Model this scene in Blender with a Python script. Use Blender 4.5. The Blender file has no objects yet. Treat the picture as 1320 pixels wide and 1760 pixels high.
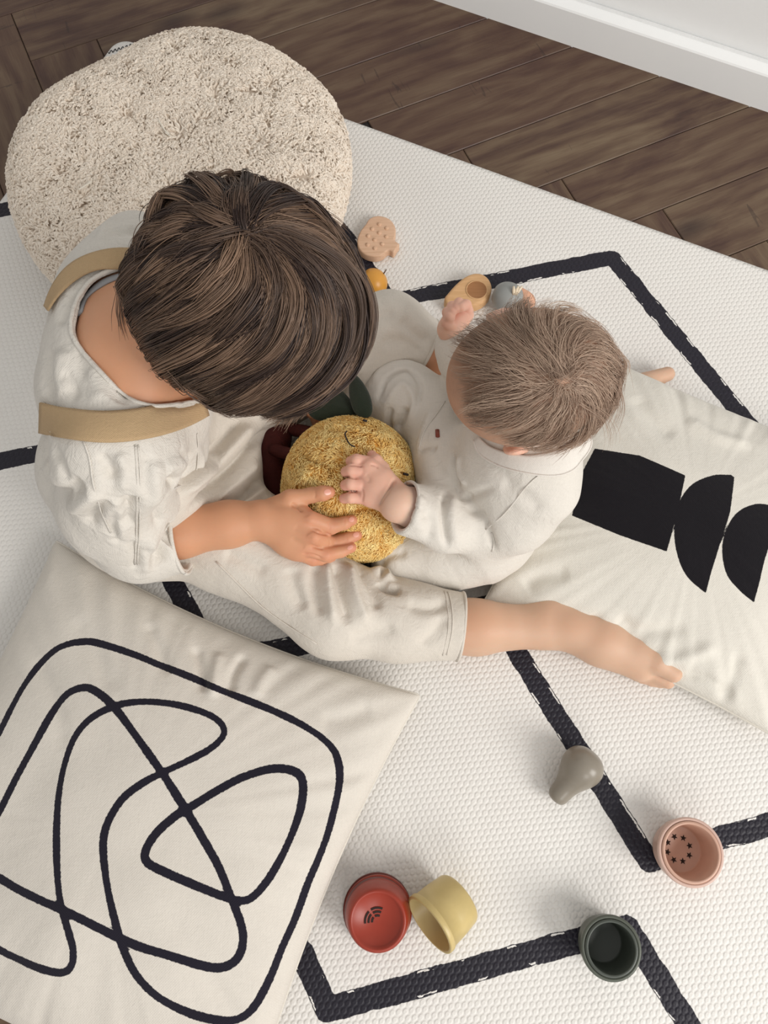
import bpy, bmesh, math, random
import numpy as np
from mathutils import Vector, Matrix
from mathutils.bvhtree import BVHTree

SC = bpy.context.scene
COL = SC.collection
rng = np.random.default_rng(7)
random.seed(7)

# ------------------------------------------------------------------ camera, light, exposure
H = 1.05; TH = math.radians(18.0); F = 1350.0; CX, CY = 660.0, 880.0
CT, ST = math.cos(TH), math.sin(TH)
cam_d = bpy.data.cameras.new('camera'); cam = bpy.data.objects.new('camera', cam_d); COL.objects.link(cam)
cam.location = (0, 0, H); cam.rotation_euler = (TH, 0, 0)
cam_d.sensor_fit = 'VERTICAL'; cam_d.sensor_height = 24.0; cam_d.lens = 24.0 * F / 1760.0
cam_d.clip_start = 0.02
SC.camera = cam

world = bpy.data.worlds.new('room_light'); SC.world = world; world.use_nodes = True
bg = world.node_tree.nodes['Background']
bg.inputs[0].default_value = (1.0, 0.985, 0.955, 1); bg.inputs[1].default_value = 0.54

def area(name, loc, target, sx, sy, power, color):
    l = bpy.data.lights.new(name, 'AREA'); l.shape = 'RECTANGLE'; l.size = sx; l.size_y = sy
    l.energy = power; l.color = color
    o = bpy.data.objects.new(name, l); COL.objects.link(o); o.location = loc
    d = Vector(target) - Vector(loc); o.rotation_euler = d.to_track_quat('-Z', 'Y').to_euler()
    return o
area('window_daylight', (2.8, -1.7, 2.3), (0, 0.3, 0.1), 1.8, 2.0, 112, (1.0, 0.975, 0.94))
area('second_window_daylight', (0.6, -2.6, 2.0), (0, 0.4, 0), 1.2, 1.2, 20, (1.0, 0.98, 0.95))

SC.view_settings.view_transform = 'Standard'
SC.view_settings.look = 'None'
SC.view_settings.exposure = 0.0
SC.view_settings.gamma = 1.0
SC.view_settings.use_curve_mapping = False

# ------------------------------------------------------------------ helpers
def ray(px, py):
    x = px - CX; y = -(py - CY)
    d = Vector((x, y * CT + F * ST, y * ST - F * CT)); return d.normalized()
def P(px, py, h):
    """world point at height h above the mat that the photograph shows at (px, py)"""
    d = ray(px, py); t = (h - H) / d.z
    return Vector((0, 0, H)) + d * t
def nv(*a): return np.array(a, float)
def proj(p):
    x = p[0]; yy = CT * p[1] + ST * (p[2] - H); dep = ST * p[1] - CT * (p[2] - H)
    return CX + F * x / dep, CY - F * yy / dep

def mesh_np(name, V, faces, smooth=True):
    me = bpy.data.meshes.new(name)
    V = np.asarray(V, np.float32); Fq = np.asarray(faces, np.int32)
    n, k = Fq.shape
    me.vertices.add(len(V)); me.vertices.foreach_set('co', V.ravel())
    me.loops.add(n * k); me.loops.foreach_set('vertex_index', Fq.ravel())
    me.polygons.add(n); me.polygons.foreach_set('loop_start', np.arange(0, n * k, k, dtype=np.int32))
    me.polygons.foreach_set('loop_total', np.full(n, k, np.int32))
    me.update(calc_edges=True); me.validate()
    if smooth: me.polygons.foreach_set('use_smooth', np.ones(len(me.polygons), bool))
    return me
def link(name, me, mat=None, parent=None, **props):
    o = bpy.data.objects.new(name, me); COL.objects.link(o)
    if mat is not None and me is not None: me.materials.clear(); me.materials.append(mat)
    if parent is not None:
        o.parent = parent; o.matrix_parent_inverse = Matrix.Identity(4)
        off = Vector((0, 0, 0)); q = parent
        while q is not None: off += q.location; q = q.parent
        o.location = -off
    for k, v in props.items(): o[k] = v
    return o
def thing(name, label, cat, loc=(0, 0, 0), group=None, local=False, rot=(0, 0, 0)):
    o = bpy.data.objects.new(name, None); COL.objects.link(o); o.location = loc; o.rotation_euler = rot
    o.empty_display_size = .02
    o['label'] = label; o['category'] = cat
    if group: o['group'] = group
    if local: o['local'] = 1
    return o
def bm_mesh(bm, name, smooth=True):
    me = bpy.data.meshes.new(name); bm.normal_update(); bm.to_mesh(me); bm.free()
    if smooth: me.polygons.foreach_set('use_smooth', np.ones(len(me.polygons), bool))
    return me
def attr(me, name, vals):
    a = me.attributes.new(name, 'FLOAT', 'POINT'); a.data.foreach_set('value', np.asarray(vals, np.float32))
def catmull(pts, n=8, closed=False):
    p = np.asarray(pts, float)
    if closed: p = np.vstack([p[-1:], p, p[:2]])
    else: p = np.vstack([2 * p[:1] - p[1:2], p, 2 * p[-1:] - p[-2:-1]])
    out = []
    for i in range(1, len(p) - 2):
        for t in np.linspace(0, 1, n, endpoint=False):
            a, b, c, d = p[i - 1:i + 3]
            out.append(.5 * ((2 * b) + (c - a) * t + (2 * a - 5 * b + 4 * c - d) * t * t + (-a + 3 * b - 3 * c + d) * t ** 3))
    out.append(p[-2]); return np.array(out)
def resample(p, n):
    p = np.asarray(p, float); d = np.r_[0, np.cumsum(np.linalg.norm(np.diff(p, axis=0), axis=1))]
    s = np.linspace(0, d[-1], n); return np.stack([np.interp(s, d, p[:, i]) for i in range(p.shape[1])], 1)
def seg_dist(Q, line):
    """distance of points Q (n,k) to polyline"""
    best = np.full(len(Q), 1e9)
    for a, b in zip(line[:-1], line[1:]):
        ab = b - a; L = ab @ ab
        t = np.clip(((Q - a) @ ab) / max(L, 1e-12), 0, 1)
        best = np.minimum(best, np.linalg.norm(Q - a - t[:, None] * ab, axis=1))
    return best
def poly_sd(Q, poly):
    d = seg_dist(Q, np.vstack([poly, poly[:1]])); ins = np.zeros(len(Q), bool)
    n = len(poly)
    for i in range(n):
        a, b = poly[i], poly[(i + 1) % n]
        c = ((a[1] > Q[:, 1]) != (b[1] > Q[:, 1])) & (Q[:, 0] < (b[0] - a[0]) * (Q[:, 1] - a[1]) / (b[1] - a[1] + 1e-12) + a[0])
        ins ^= c
    return np.where(ins, -d, d)
# value noise
_perm = np.random.default_rng(3).random((32, 32, 32))
def noise3(Pn, s):
    q = Pn * s; i = np.floor(q).astype(int); f = q - i; f = f * f * (3 - 2 * f)
    r = 0
    for dx in (0, 1):
        for dy in (0, 1):
            for dz in (0, 1):
                w = (f[:, 0] if dx else 1 - f[:, 0]) * (f[:, 1] if dy else 1 - f[:, 1]) * (f[:, 2] if dz else 1 - f[:, 2])
                r = r + w * _perm[(i[:, 0] + dx) & 31, (i[:, 1] + dy) & 31, (i[:, 2] + dz) & 31]
    return r * 2 - 1

# ------------------------------------------------------------------ signed-distance modelling
def smin(a, b, k):
    if k <= 0: return np.minimum(a, b)
    h = np.maximum(k - np.abs(a - b), 0) / k
    return np.minimum(a, b) - h * h * k * .25
class Grid:
    def __init__(s, lo, hi, h):
        s.lo = np.array(lo, float); s.h = h
        s.n = np.ceil((np.array(hi) - s.lo) / h).astype(int) + 1
        s.F = np.full(s.n, .05, np.float32)
        s.ax = [(s.lo[i] + h * np.arange(s.n[i])).astype(np.float32) for i in range(3)]
    def sub(s, lo, hi):
        a = np.clip(np.floor((np.array(lo) - s.lo) / s.h).astype(int), 0, s.n)
        b = np.clip(np.ceil((np.array(hi) - s.lo) / s.h).astype(int) + 1, 0, s.n)
        if np.any(b <= a): return None
        sl = tuple(slice(a[i], b[i]) for i in range(3))
        X = s.ax[0][sl[0]][:, None, None]; Y = s.ax[1][sl[1]][None, :, None]; Z = s.ax[2][sl[2]][None, None, :]
        return sl, X, Y, Z
    def _apply(s, lo, hi, fn, k, op):
        r = s.sub(lo, hi)
        if r is None: return
        sl, X, Y, Z = r; d = fn(X, Y, Z); A = s.F[sl]
        if op == '+': s.F[sl] = smin(A, d, k)
        else: s.F[sl] = -smin(-A, d, k)
    def cone(s, a, b, ra, rb, k=.01, op='+', flat=None):
        a = np.array(a, float); b = np.array(b, float); ba = b - a; L = max(ba @ ba, 1e-10)
        def fn(X, Y, Z):
            x, y, z = X - a[0], Y - a[1], Z - a[2]
            t = np.clip((x * ba[0] + y * ba[1] + z * ba[2]) / L, 0, 1)
            x = x - t * ba[0]; y = y - t * ba[1]; z = z - t * ba[2]
            q = x * x + y * y + z * z; r = ra + (rb - ra) * t
            if flat is not None:
                n, sc = flat; qn = x * n[0] + y * n[1] + z * n[2]
                q = q + (1 / sc ** 2 - 1) * qn * qn
                return (np.sqrt(np.maximum(q, 0)) - r) * min(sc, 1)
            return np.sqrt(q) - r
        m = max(ra, rb) * (max(1, flat[1]) if flat else 1) + k + .012
        s._apply(np.minimum(a, b) - m, np.maximum(a, b) + m, fn, k, op)
    def chain(s, pts, k=.01, op='+', flat=None):
        for (a, ra), (b, rb) in zip(pts[:-1], pts[1:]): s.cone(a, b, ra, rb, k, op, flat)
    def ell(s, c, r, R=None, k=.01, op='+'):
        c = np.array(c, float); r = np.array(r, float); R = np.eye(3) if R is None else np.array(R, float)
        def fn(X, Y, Z):
            x, y, z = X - c[0], Y - c[1], Z - c[2]
            u = [x * R[i][0] + y * R[i][1] + z * R[i][2] for i in range(3)]
            k0 = np.sqrt(sum((u[i] / r[i]) ** 2 for i in range(3))); k1 = np.sqrt(sum((u[i] / r[i] ** 2) ** 2 for i in range(3)))
            return k0 * (k0 - 1) / np.maximum(k1, 1e-6)
        m = max(r) + k + .012
        s._apply(c - m, c + m, fn, k, op)
    def cut(s, c, n, R, L=.08):
        c = np.array(c, float); n = np.array(n, float) / np.linalg.norm(n)
        def fn(X, Y, Z):
            x, y, z = X - c[0], Y - c[1], Z - c[2]; t = x * n[0] + y * n[1] + z * n[2]
            pr = np.sqrt(np.maximum(x * x + y * y + z * z - t * t, 0))
            return np.maximum(np.maximum(-t, pr - R), t - L)
        s._apply(c - R - L, c + R + L, fn, .001, '-')
    def hole(s, poly, lo, hi, k=.003):
        """neck opening: a tapering hole whose outline is the hem line"""
        sl, X, Y, Z = s.sub(lo, hi); sh = s.F[sl].shape
        Xf, Yf, Zf = (np.broadcast_to(a, sh).ravel() for a in (X, Y, Z)); near = np.abs(s.F[sl].ravel()) < .05
        dep = ST * Yf - CT * (Zf - H); px = CX + F * Xf / dep; py = CY - F * (CT * Yf + ST * (Zf - H)) / dep
        d = np.full(len(Xf), 1.0, np.float32); Qp = np.stack([px[near], py[near]], 1); d[near] = poly_sd(Qp, np.array(poly, float)) * dep[near] / F
        s.F[sl] = -smin(-s.F[sl], d.reshape(sh), k)
    def floor(s, z, k=.006):
        r = s.sub(s.lo, (s.lo[0] + s.n[0] * s.h, s.lo[1] + s.n[1] * s.h, z + .03)); sl, X, Y, Z = r
        s.F[sl] = -smin(-s.F[sl], (Z - z) + 0 * X + 0 * Y, k)
    def mesh(s, iters=1):
        f = s.F; ins = f < 0; nx, ny, nz = f.shape
        c = np.zeros((nx - 1, ny - 1, nz - 1), np.uint8)
        cs = [(i, j, k) for i in (0, 1) for j in (0, 1) for k in (0, 1)]
        for (i, j, k) in cs: c += ins[i:nx - 1 + i, j:ny - 1 + j, k:nz - 1 + k]
        act = (c > 0) & (c < 8); I = np.argwhere(act)
        idx = np.full(act.shape, -1, np.int32); idx[act] = np.arange(len(I), dtype=np.int32)
        vals = {q: f[I[:, 0] + q[0], I[:, 1] + q[1], I[:, 2] + q[2]] for q in cs}
        acc = np.zeros((len(I), 3)); cnt = np.zeros(len(I))
        for a in cs:
            for ax in range(3):
                if a[ax] == 0:
                    b = list(a); b[ax] = 1; b = tuple(b)
                    va, vb = vals[a], vals[b]; m = (va < 0) != (vb < 0)
                    t = np.where(m, va / np.where(m, va - vb, 1), 0)
                    p = np.tile(np.array(a, float), (len(I), 1)); p[:, ax] = t
                    acc += p * m[:, None]; cnt += m
        V = s.lo + s.h * (I + acc / cnt[:, None])
        faces = []
        for ax in range(3):
            o1, o2 = [(1, 2), (2, 0), (0, 1)][ax]
            A = [slice(None)] * 3; B = [slice(None)] * 3
            A[ax] = slice(0, -1); B[ax] = slice(1, None)
            for o in (o1, o2): A[o] = slice(1, -1); B[o] = slice(1, -1)
            sa, sb = ins[tuple(A)], ins[tuple(B)]
            E = np.argwhere(sa != sb)
            if not len(E): continue
            flip = sa[tuple(E.T)]
            e = E.copy(); e[:, o1] += 1; e[:, o2] += 1
            def cell(d1, d2):
                q = e.copy(); q[:, o1] -= d1; q[:, o2] -= d2; return idx[q[:, 0], q[:, 1], q[:, 2]]
            quad = np.stack([cell(1, 1), cell(0, 1), cell(0, 0), cell(1, 0)], 1)
            quad[~flip] = quad[~flip][:, ::-1]
            faces.append(quad)
        Fc = np.vstack(faces)
        ok = (Fc >= 0).all(1); Fc = Fc[ok]
        return smooth_verts(V, Fc, iters), Fc
def smooth_verts(V, Fc, iters):
    E = np.vstack([Fc[:, [0, 1]], Fc[:, [1, 2]], Fc[:, [2, 3]], Fc[:, [3, 0]]])
    for it in range(iters):
        for lam in (.5, -.52) if iters > 1 else (.5,):
            S = np.zeros_like(V); n = np.bincount(E.ravel(), minlength=len(V)).astype(float)
            for c in range(3):
                S[:, c] = np.bincount(E[:, 0], V[E[:, 1], c], len(V)) + np.bincount(E[:, 1], V[E[:, 0], c], len(V))
            V = V + lam * (S / np.maximum(n, 1)[:, None] - V)
    return V
def normals(V, Fc):
    a, b, c, d = (V[Fc[:, i]] for i in range(4)); n = np.cross(c - a, d - b)
    N = np.zeros_like(V)
    for i in range(4):
        for k in range(3): N[:, k] += np.bincount(Fc[:, i], n[:, k], len(V))
    return N / np.maximum(np.linalg.norm(N, axis=1), 1e-12)[:, None]
def bvh(V, Fc): return BVHTree.FromPolygons([tuple(v) for v in V], Fc.tolist())
def cast(tree, px, py, lift=0.0, clear=None):
    o = Vector((0, 0, H)); d = ray(px, py)
    hit = tree.ray_cast(o, d)
    if hit[0] is None: return None
    n = hit[1]; 
    if n.dot(d) > 0: n = -n
    return np.array(hit[0] + n * lift), np.array(n)
def strokes(V, Fc, lines, tree=None, gain=1.0):
    """folds and seams: each line is measured on the surface, then pressed in (depth<0) or raised (depth>0)"""
    tree = tree or bvh(V, Fc); N = normals(V, Fc); V = V.copy(); D = np.zeros(len(V))
    for pts, w, dep in lines:
        pl = catmull(pts, 5); q = [cast(tree, *p) for p in pl]; q = np.array([x[0] for x in q if x is not None])
        if len(q) < 2: continue
        lo, hi = q.min(0) - 3 * w, q.max(0) + 3 * w
        m = np.where(((V > lo) & (V < hi)).all(1))[0]
        if not len(m): continue
        keep = [(a, b) for a, b in zip(q[:-1], q[1:]) if np.linalg.norm(a - b) < .05]
        best = np.full(len(m), 1e9); L = len(keep); par = np.zeros(len(m))
        for i, (a, b) in enumerate(keep):
            ab = b - a; l2 = max(ab @ ab, 1e-12); t = np.clip(((V[m] - a) @ ab) / l2, 0, 1)
            dd = np.linalg.norm(V[m] - a - t[:, None] * ab, axis=1); c = dd < best; best[c] = dd[c]; par[c] = (i + t[c]) / L
        env = np.clip(np.minimum(par, 1 - par) * 6 + .15, 0, 1) if L else 0
        D[m] += gain * dep * env * np.exp(-(best / w) ** 2)
    return V + N * D[:, None]

# ------------------------------------------------------------------ materials
def mat_new(name):
    m = bpy.data.materials.new(name); m.use_nodes = True; nt = m.node_tree
    return m, nt, nt.nodes['Principled BSDF']
def N_(nt, t, **kw):
    n = nt.nodes.new(t)
    for k, v in kw.items(): setattr(n, k, v)
    return n
def mathn(nt, op, a, b=None, c=None):
    n = nt.nodes.new('ShaderNodeMath'); n.operation = op
    for i, v in enumerate((a, b, c)):
        if v is None: continue
        if isinstance(v, (int, float)): n.inputs[i].default_value = v
        else: nt.links.new(v, n.inputs[i])
    return n.outputs[0]
def rgb(c): return (c[0], c[1], c[2], 1)
def s2l(*c):
    r = [(x / 255) for x in c]
    return tuple(x / 12.92 if x <= .04045 else ((x + .055) / 1.055) ** 2.4 for x in r)
def ramp(nt, fac, stops):
    r = nt.nodes.new('ShaderNodeValToRGB'); e = r.color_ramp.elements
    while len(e) > 1: e.remove(e[-1])
    e[0].position = stops[0][0]; e[0].color = rgb(stops[0][1])
    for p, c in stops[1:]:
        q = e.new(p); q.color = rgb(c)
    nt.links.new(fac, r.inputs[0]); return r.outputs[0]
def noise_tex(nt, vec, scale, detail=4, rough=.55, dist=0):
    n = nt.nodes.new('ShaderNodeTexNoise'); n.inputs['Scale'].default_value = scale; n.inputs['Detail'].default_value = detail
    n.inputs['Roughness'].default_value = rough; n.inputs['Distortion'].default_value = dist
    if vec is not None: nt.links.new(vec, n.inputs['Vector'])
    return n.outputs['Fac']
def mapping(nt, vec, scale=(1, 1, 1), rot=(0, 0, 0), loc=(0, 0, 0)):
    m = nt.nodes.new('ShaderNodeMapping'); m.inputs['Scale'].default_value = scale; m.inputs['Rotation'].default_value = rot; m.inputs['Location'].default_value = loc
    nt.links.new(vec, m.inputs['Vector']); return m.outputs[0]
def objco(nt): return nt.nodes.new('ShaderNodeTexCoord').outputs['Object']
def bump(nt, b, height, strength, dist):
    n = nt.nodes.new('ShaderNodeBump'); n.inputs['Strength'].default_value = strength; n.inputs['Distance'].default_value = dist
    nt.links.new(height, n.inputs['Height']); nt.links.new(n.outputs[0], b.inputs['Normal']); return n
def mixc(nt, fac, a, b):
    n = nt.nodes.new('ShaderNodeMix'); n.data_type = 'RGBA'
    if isinstance(fac, float): n.inputs[0].default_value = fac
    else: nt.links.new(fac, n.inputs[0])
    for i, v in ((6, a), (7, b)):
        if isinstance(v, tuple): n.inputs[i].default_value = rgb(v)
        else: nt.links.new(v, n.inputs[i])
    return n.outputs[2]
def simple(name, c, rough=.5, var=.06, scale=30, spec=.5, bumpd=0, bscale=200, sss=0):
    m, nt, b = mat_new(name); co = objco(nt)
    n = noise_tex(nt, co, scale)
    col = ramp(nt, n, [(.3, tuple(x * (1 - var) for x in c)), (.7, tuple(min(1, x * (1 + var)) for x in c))])
    nt.links.new(col, b.inputs['Base Color']); b.inputs['Roughness'].default_value = rough
    b.inputs['Specular IOR Level'].default_value = spec
    if bumpd: bump(nt, b, noise_tex(nt, co, bscale, 2), 1, bumpd)
    if sss:
        b.inputs['Subsurface Weight'].default_value = sss; b.inputs['Subsurface Scale'].default_value = .006
        b.inputs['Subsurface Radius'].default_value = (1, .35, .2)
    return m
def cloth(name, c, weave=900, wd=.00025, wr=.0012, var=.05, ink=None, inkc=None, edge=.0008, slub=True, sheen=.15):
    """woven linen or cotton; ink = name of a distance attribute that marks a print"""
    m, nt, b = mat_new(name); co = objco(nt)
    n = noise_tex(nt, co, 14, 5)
    col = ramp(nt, n, [(.3, tuple(x * (1 - var) for x in c)), (.7, tuple(min(1, x * (1 + var)) for x in c))])
    if slub:
        s1 = noise_tex(nt, mapping(nt, co, (60, 900, 300)), 1, 2); s2 = noise_tex(nt, mapping(nt, co, (900, 60, 300)), 1, 2)
        sl = mathn(nt, 'ADD', s1, s2)
        col = mixc(nt, mathn(nt, 'MULTIPLY', mathn(nt, 'SUBTRACT', sl, .85), .5), col, tuple(x * .78 for x in c))
    if ink:
        a = N_(nt, 'ShaderNodeAttribute'); a.attribute_name = ink
        w = noise_tex(nt, co, 350, 3); d = mathn(nt, 'ADD', a.outputs['Fac'], mathn(nt, 'MULTIPLY', mathn(nt, 'SUBTRACT', w, .5), edge * 1.6))
        f = mathn(nt, 'SUBTRACT', 1, mathn(nt, 'SMOOTH_MIN', 1, mathn(nt, 'MAXIMUM', mathn(nt, 'MULTIPLY_ADD', d, 1 / .0007, .5), 0), 0))
        col = mixc(nt, f, col, inkc)
    nt.links.new(col, b.inputs['Base Color']); b.inputs['Roughness'].default_value = .9
    b.inputs['Specular IOR Level'].default_value = .15; b.inputs['Sheen Weight'].default_value = sheen
    sep = N_(nt, 'ShaderNodeSeparateXYZ'); nt.links.new(co, sep.inputs[0])
    wx = mathn(nt, 'SINE', mathn(nt, 'MULTIPLY', sep.outputs[0], weave * 2)); wy = mathn(nt, 'SINE', mathn(nt, 'MULTIPLY', sep.outputs[1], weave * 2))
    hgt = mathn(nt, 'ADD', mathn(nt, 'MULTIPLY', mathn(nt, 'MULTIPLY', wx, wy), .25), noise_tex(nt, co, 420, 2))
    b1 = bump(nt, b, hgt, 1, wd)
    b2 = nt.nodes.new('ShaderNodeBump'); b2.inputs['Distance'].default_value = wr; b2.inputs['Strength'].default_value = .8
    nt.links.new(noise_tex(nt, co, 55, 4, .55, 1.2), b2.inputs['Height']); nt.links.new(b2.outputs[0], b1.inputs['Normal'])
    return m
def skin(name, c, red):
    m, nt, b = mat_new(name); co = objco(nt)
    n = noise_tex(nt, co, 22, 4)
    a = N_(nt, 'ShaderNodeAttribute'); a.attribute_name = 'flush'
    col = ramp(nt, n, [(.3, tuple(x * .95 for x in c)), (.7, tuple(min(1, x * 1.04) for x in c))])
    col = mixc(nt, a.outputs['Fac'], col, red)
    ap = N_(nt, 'ShaderNodeAttribute'); ap.attribute_name = 'pale'; col = mixc(nt, ap.outputs['Fac'], col, s2l(207, 172, 147))
    nt.links.new(col, b.inputs['Base Color']); b.inputs['Roughness'].default_value = .5
    b.inputs['Specular IOR Level'].default_value = .35
    b.inputs['Subsurface Weight'].default_value = .35; b.inputs['Subsurface Scale'].default_value = .006
    b.inputs['Subsurface Radius'].default_value = (1, .4, .25)
    bump(nt, b, noise_tex(nt, co, 500, 3), .6, .00015)
    return m
def hairmat(name, dark, light, rough=.45):
    m, nt, b = mat_new(name)
    a = N_(nt, 'ShaderNodeAttribute'); a.attribute_name = 'tone'
    col = ramp(nt, a.outputs['Fac'], [(0, dark), (1, light)])
    nt.links.new(col, b.inputs['Base Color']); b.inputs['Roughness'].default_value = rough
    b.inputs['Specular IOR Level'].default_value = .4
    return m

def curves(name, strands, radii, tone, mat, parent=None, **props):
    """strands (n,k,3), radii (n,k) -> one hair-curves object"""
    n, k, _ = strands.shape
    hc = bpy.data.hair_curves.new(name); hc.add_curves([k] * n)
    hc.attributes['position'].data.foreach_set('vector', strands.astype(np.float32).ravel())
    r = hc.attributes.get('radius') or hc.attributes.new('radius', 'FLOAT', 'POINT')
    r.data.foreach_set('value', radii.astype(np.float32).ravel())
    t = hc.attributes.new('tone', 'FLOAT', 'CURVE'); t.data.foreach_set('value', tone.astype(np.float32))
    hc.materials.append(mat)
    return link(name, hc, None, parent, **props)

def lathe(prof, seg=48, name='lathe'):
    """closed or open (r,z) profile about Z"""
    V = []; Fc = []; k = len(prof)
    for i in range(seg):
        a = 2 * math.pi * i / seg
        for r, z in prof: V.append((r * math.cos(a), r * math.sin(a), z))
    for i in range(seg):
        for j in range(k - 1):
            a = i * k + j; b = ((i + 1) % seg) * k + j
            Fc.append((a, b, b + 1, a + 1))
    me = mesh_np(name, V, Fc); 
    bm = bmesh.new(); bm.from_mesh(me); bmesh.ops.remove_doubles(bm, verts=bm.verts, dist=1e-6); bmesh.ops.dissolve_degenerate(bm, edges=bm.edges, dist=1e-7)
    bmesh.ops.recalc_face_normals(bm, faces=bm.faces)
    bm.to_mesh(me); bm.free(); me.polygons.foreach_set('use_smooth', np.ones(len(me.polygons), bool)); return me
def tube_np(pts, r, seg=8, flat=None, N=None):
    """tube round a 3-D polyline; r scalar or list"""
    p = np.asarray(pts, float); n = len(p); r = np.full(n, r) if np.isscalar(r) else np.asarray(r, float)
    T = np.gradient(p, axis=0); T /= np.maximum(np.linalg.norm(T, axis=1), 1e-9)[:, None]
    V = []; up = np.array([0, 0, 1.])
    for i in range(n):
        u = up if N is None else N[i]; s = np.cross(T[i], u)
        if np.linalg.norm(s) < 1e-3: s = np.cross(T[i], [1, 0, 0])
        s /= np.linalg.norm(s); u2 = np.cross(s, T[i])
        for j in range(seg):
            a = 2 * math.pi * j / seg; V.append(p[i] + r[i] * (math.cos(a) * s + math.sin(a) * u2 * (flat or 1)))
    Fc = [(i * seg + j, i * seg + (j + 1) % seg, (i + 1) * seg + (j + 1) % seg, (i + 1) * seg + j) for i in range(n - 1) for j in range(seg)]
    V = np.array(V); c0 = len(V); V = np.vstack([V, p[:1], p[-1:]])
    for j in range(seg):
        Fc.append((c0, (j + 1) % seg, j, j)); b = (n - 1) * seg; Fc.append((c0 + 1, b + j, b + (j + 1) % seg, b + (j + 1) % seg))
    return V, Fc
def tube_mesh(name, pts, r, seg=8, flat=None, N=None):
    V, Fc = tube_np(pts, r, seg, flat, N); me = bpy.data.meshes.new(name)
    me.from_pydata([tuple(v) for v in V], [], [tuple(dict.fromkeys(int(x) for x in f)) for f in Fc]); me.update()
    me.polygons.foreach_set('use_smooth', np.ones(len(me.polygons), bool)); return me

# ------------------------------------------------------------------ setting: floor planks, wall, baseboard
ZF = -0.012                                   # the floor lies one mat thickness below the mat's face
def wood_mat():
    m, nt, b = mat_new('dark_oak')
    co = objco(nt); oi = N_(nt, 'ShaderNodeObjectInfo'); rnd = oi.outputs['Random']
    off = N_(nt, 'ShaderNodeCombineXYZ'); nt.links.new(mathn(nt, 'MULTIPLY', rnd, 37.0), off.inputs[0]); nt.links.new(mathn(nt, 'MULTIPLY', rnd, 91.0), off.inputs[1])
    va = N_(nt, 'ShaderNodeVectorMath'); va.operation = 'ADD'; nt.links.new(co, va.inputs[0]); nt.links.new(off.outputs[0], va.inputs[1]); v = va.outputs[0]
    big = noise_tex(nt, mapping(nt, v, (3.2, 12, 4)), 1, 4, .6, .8)
    grain = noise_tex(nt, mapping(nt, v, (9, 150, 20)), 1, 5, .7, .6)
    wav = N_(nt, 'ShaderNodeTexWave'); wav.wave_type = 'BANDS'; wav.bands_direction = 'Y'; wav.inputs['Scale'].default_value = 9; wav.inputs['Distortion'].default_value = 9
    wav.inputs['Detail'].default_value = 3; wav.inputs['Detail Scale'].default_value = .9
    nt.links.new(mapping(nt, v, (.55, 1, 1)), wav.inputs['Vector'])
    f = mathn(nt, 'ADD', mathn(nt, 'MULTIPLY', big, .75), mathn(nt, 'MULTIPLY', grain, .3))
    f = mathn(nt, 'ADD', f, mathn(nt, 'MULTIPLY', wav.outputs[1], .10))
    col = ramp(nt, f, [(.32, s2l(50, 34, 31)), (.48, s2l(76, 55, 46)), (.6, s2l(96, 76, 60)), (.75, s2l(116, 98, 78))])
    col = mixc(nt, mathn(nt, 'MULTIPLY', mathn(nt, 'FRACT', mathn(nt, 'MULTIPLY', rnd, 7.3)), .35), col, s2l(80, 52, 42))
    knots = N_(nt, 'ShaderNodeTexVoronoi'); knots.inputs['Scale'].default_value = 1; nt.links.new(mapping(nt, v, (3.2, 7.5, 1)), knots.inputs['Vector'])
    kf = mathn(nt, 'MULTIPLY', mathn(nt, 'LESS_THAN', 0, 1), mathn(nt, 'MAXIMUM', mathn(nt, 'SUBTRACT', 1, mathn(nt, 'MULTIPLY', knots.outputs[0], 5.2)), 0))
    col = mixc(nt, mathn(nt, 'MULTIPLY', kf, .7), col, s2l(40, 28, 28))
    crk = noise_tex(nt, mapping(nt, v, (60, 7, 5)), 1, 3, .6, 1.4)
    ck = mathn(nt, 'MULTIPLY', mathn(nt, 'GREATER_THAN', crk, .66), mathn(nt, 'GREATER_THAN', noise_tex(nt, v, 5, 1), .55))
    col = mixc(nt, mathn(nt, 'MULTIPLY', ck, .4), col, s2l(38, 28, 28))
    nt.links.new(col, b.inputs['Base Color']); b.inputs['Roughness'].default_value = .42; b.inputs['Specular IOR Level'].default_value = .35
    bump(nt, b, mathn(nt, 'ADD', grain, mathn(nt, 'MULTIPLY', ck, -.6)), .5, .0008)
    return m
M_wood = wood_mat()
M_gap = simple('floor_joint', s2l(30, 22, 20), .8)
bm = bmesh.new(); bmesh.ops.create_grid(bm, x_segments=2, y_segments=2, size=1.9)
fl = link('floor', bm_mesh(bm, 'floor', False), M_gap, kind='structure'); fl.location = (0, .7, ZF - .0035)
W = .121; NP = 5; L = W * NP
def plank_mesh():
    bm = bmesh.new(); g = .0006
    bmesh.ops.create_cube(bm, size=1)
    for v in bm.verts:
        v.co.x = (v.co.x + .5) * (L - 2 * g) + g; v.co.y = (v.co.y + .5) * (W - 2 * g) + g; v.co.z = (v.co.z - .5) * .008
    bmesh.ops.bevel(bm, geom=[e for e in bm.edges if all(v.co.z > -.001 for v in e.verts)], offset=.0012, segments=1, affect='EDGES')
    me = bm_mesh(bm, 'plank', False); me.materials.append(M_wood); return me
pm = plank_mesh()
ang = math.radians(24.4); ea = Vector((math.cos(ang), math.sin(ang), 0)); eb = Vector((math.sin(ang), -math.cos(ang), 0))
O0 = P(796, 256, ZF)
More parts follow.
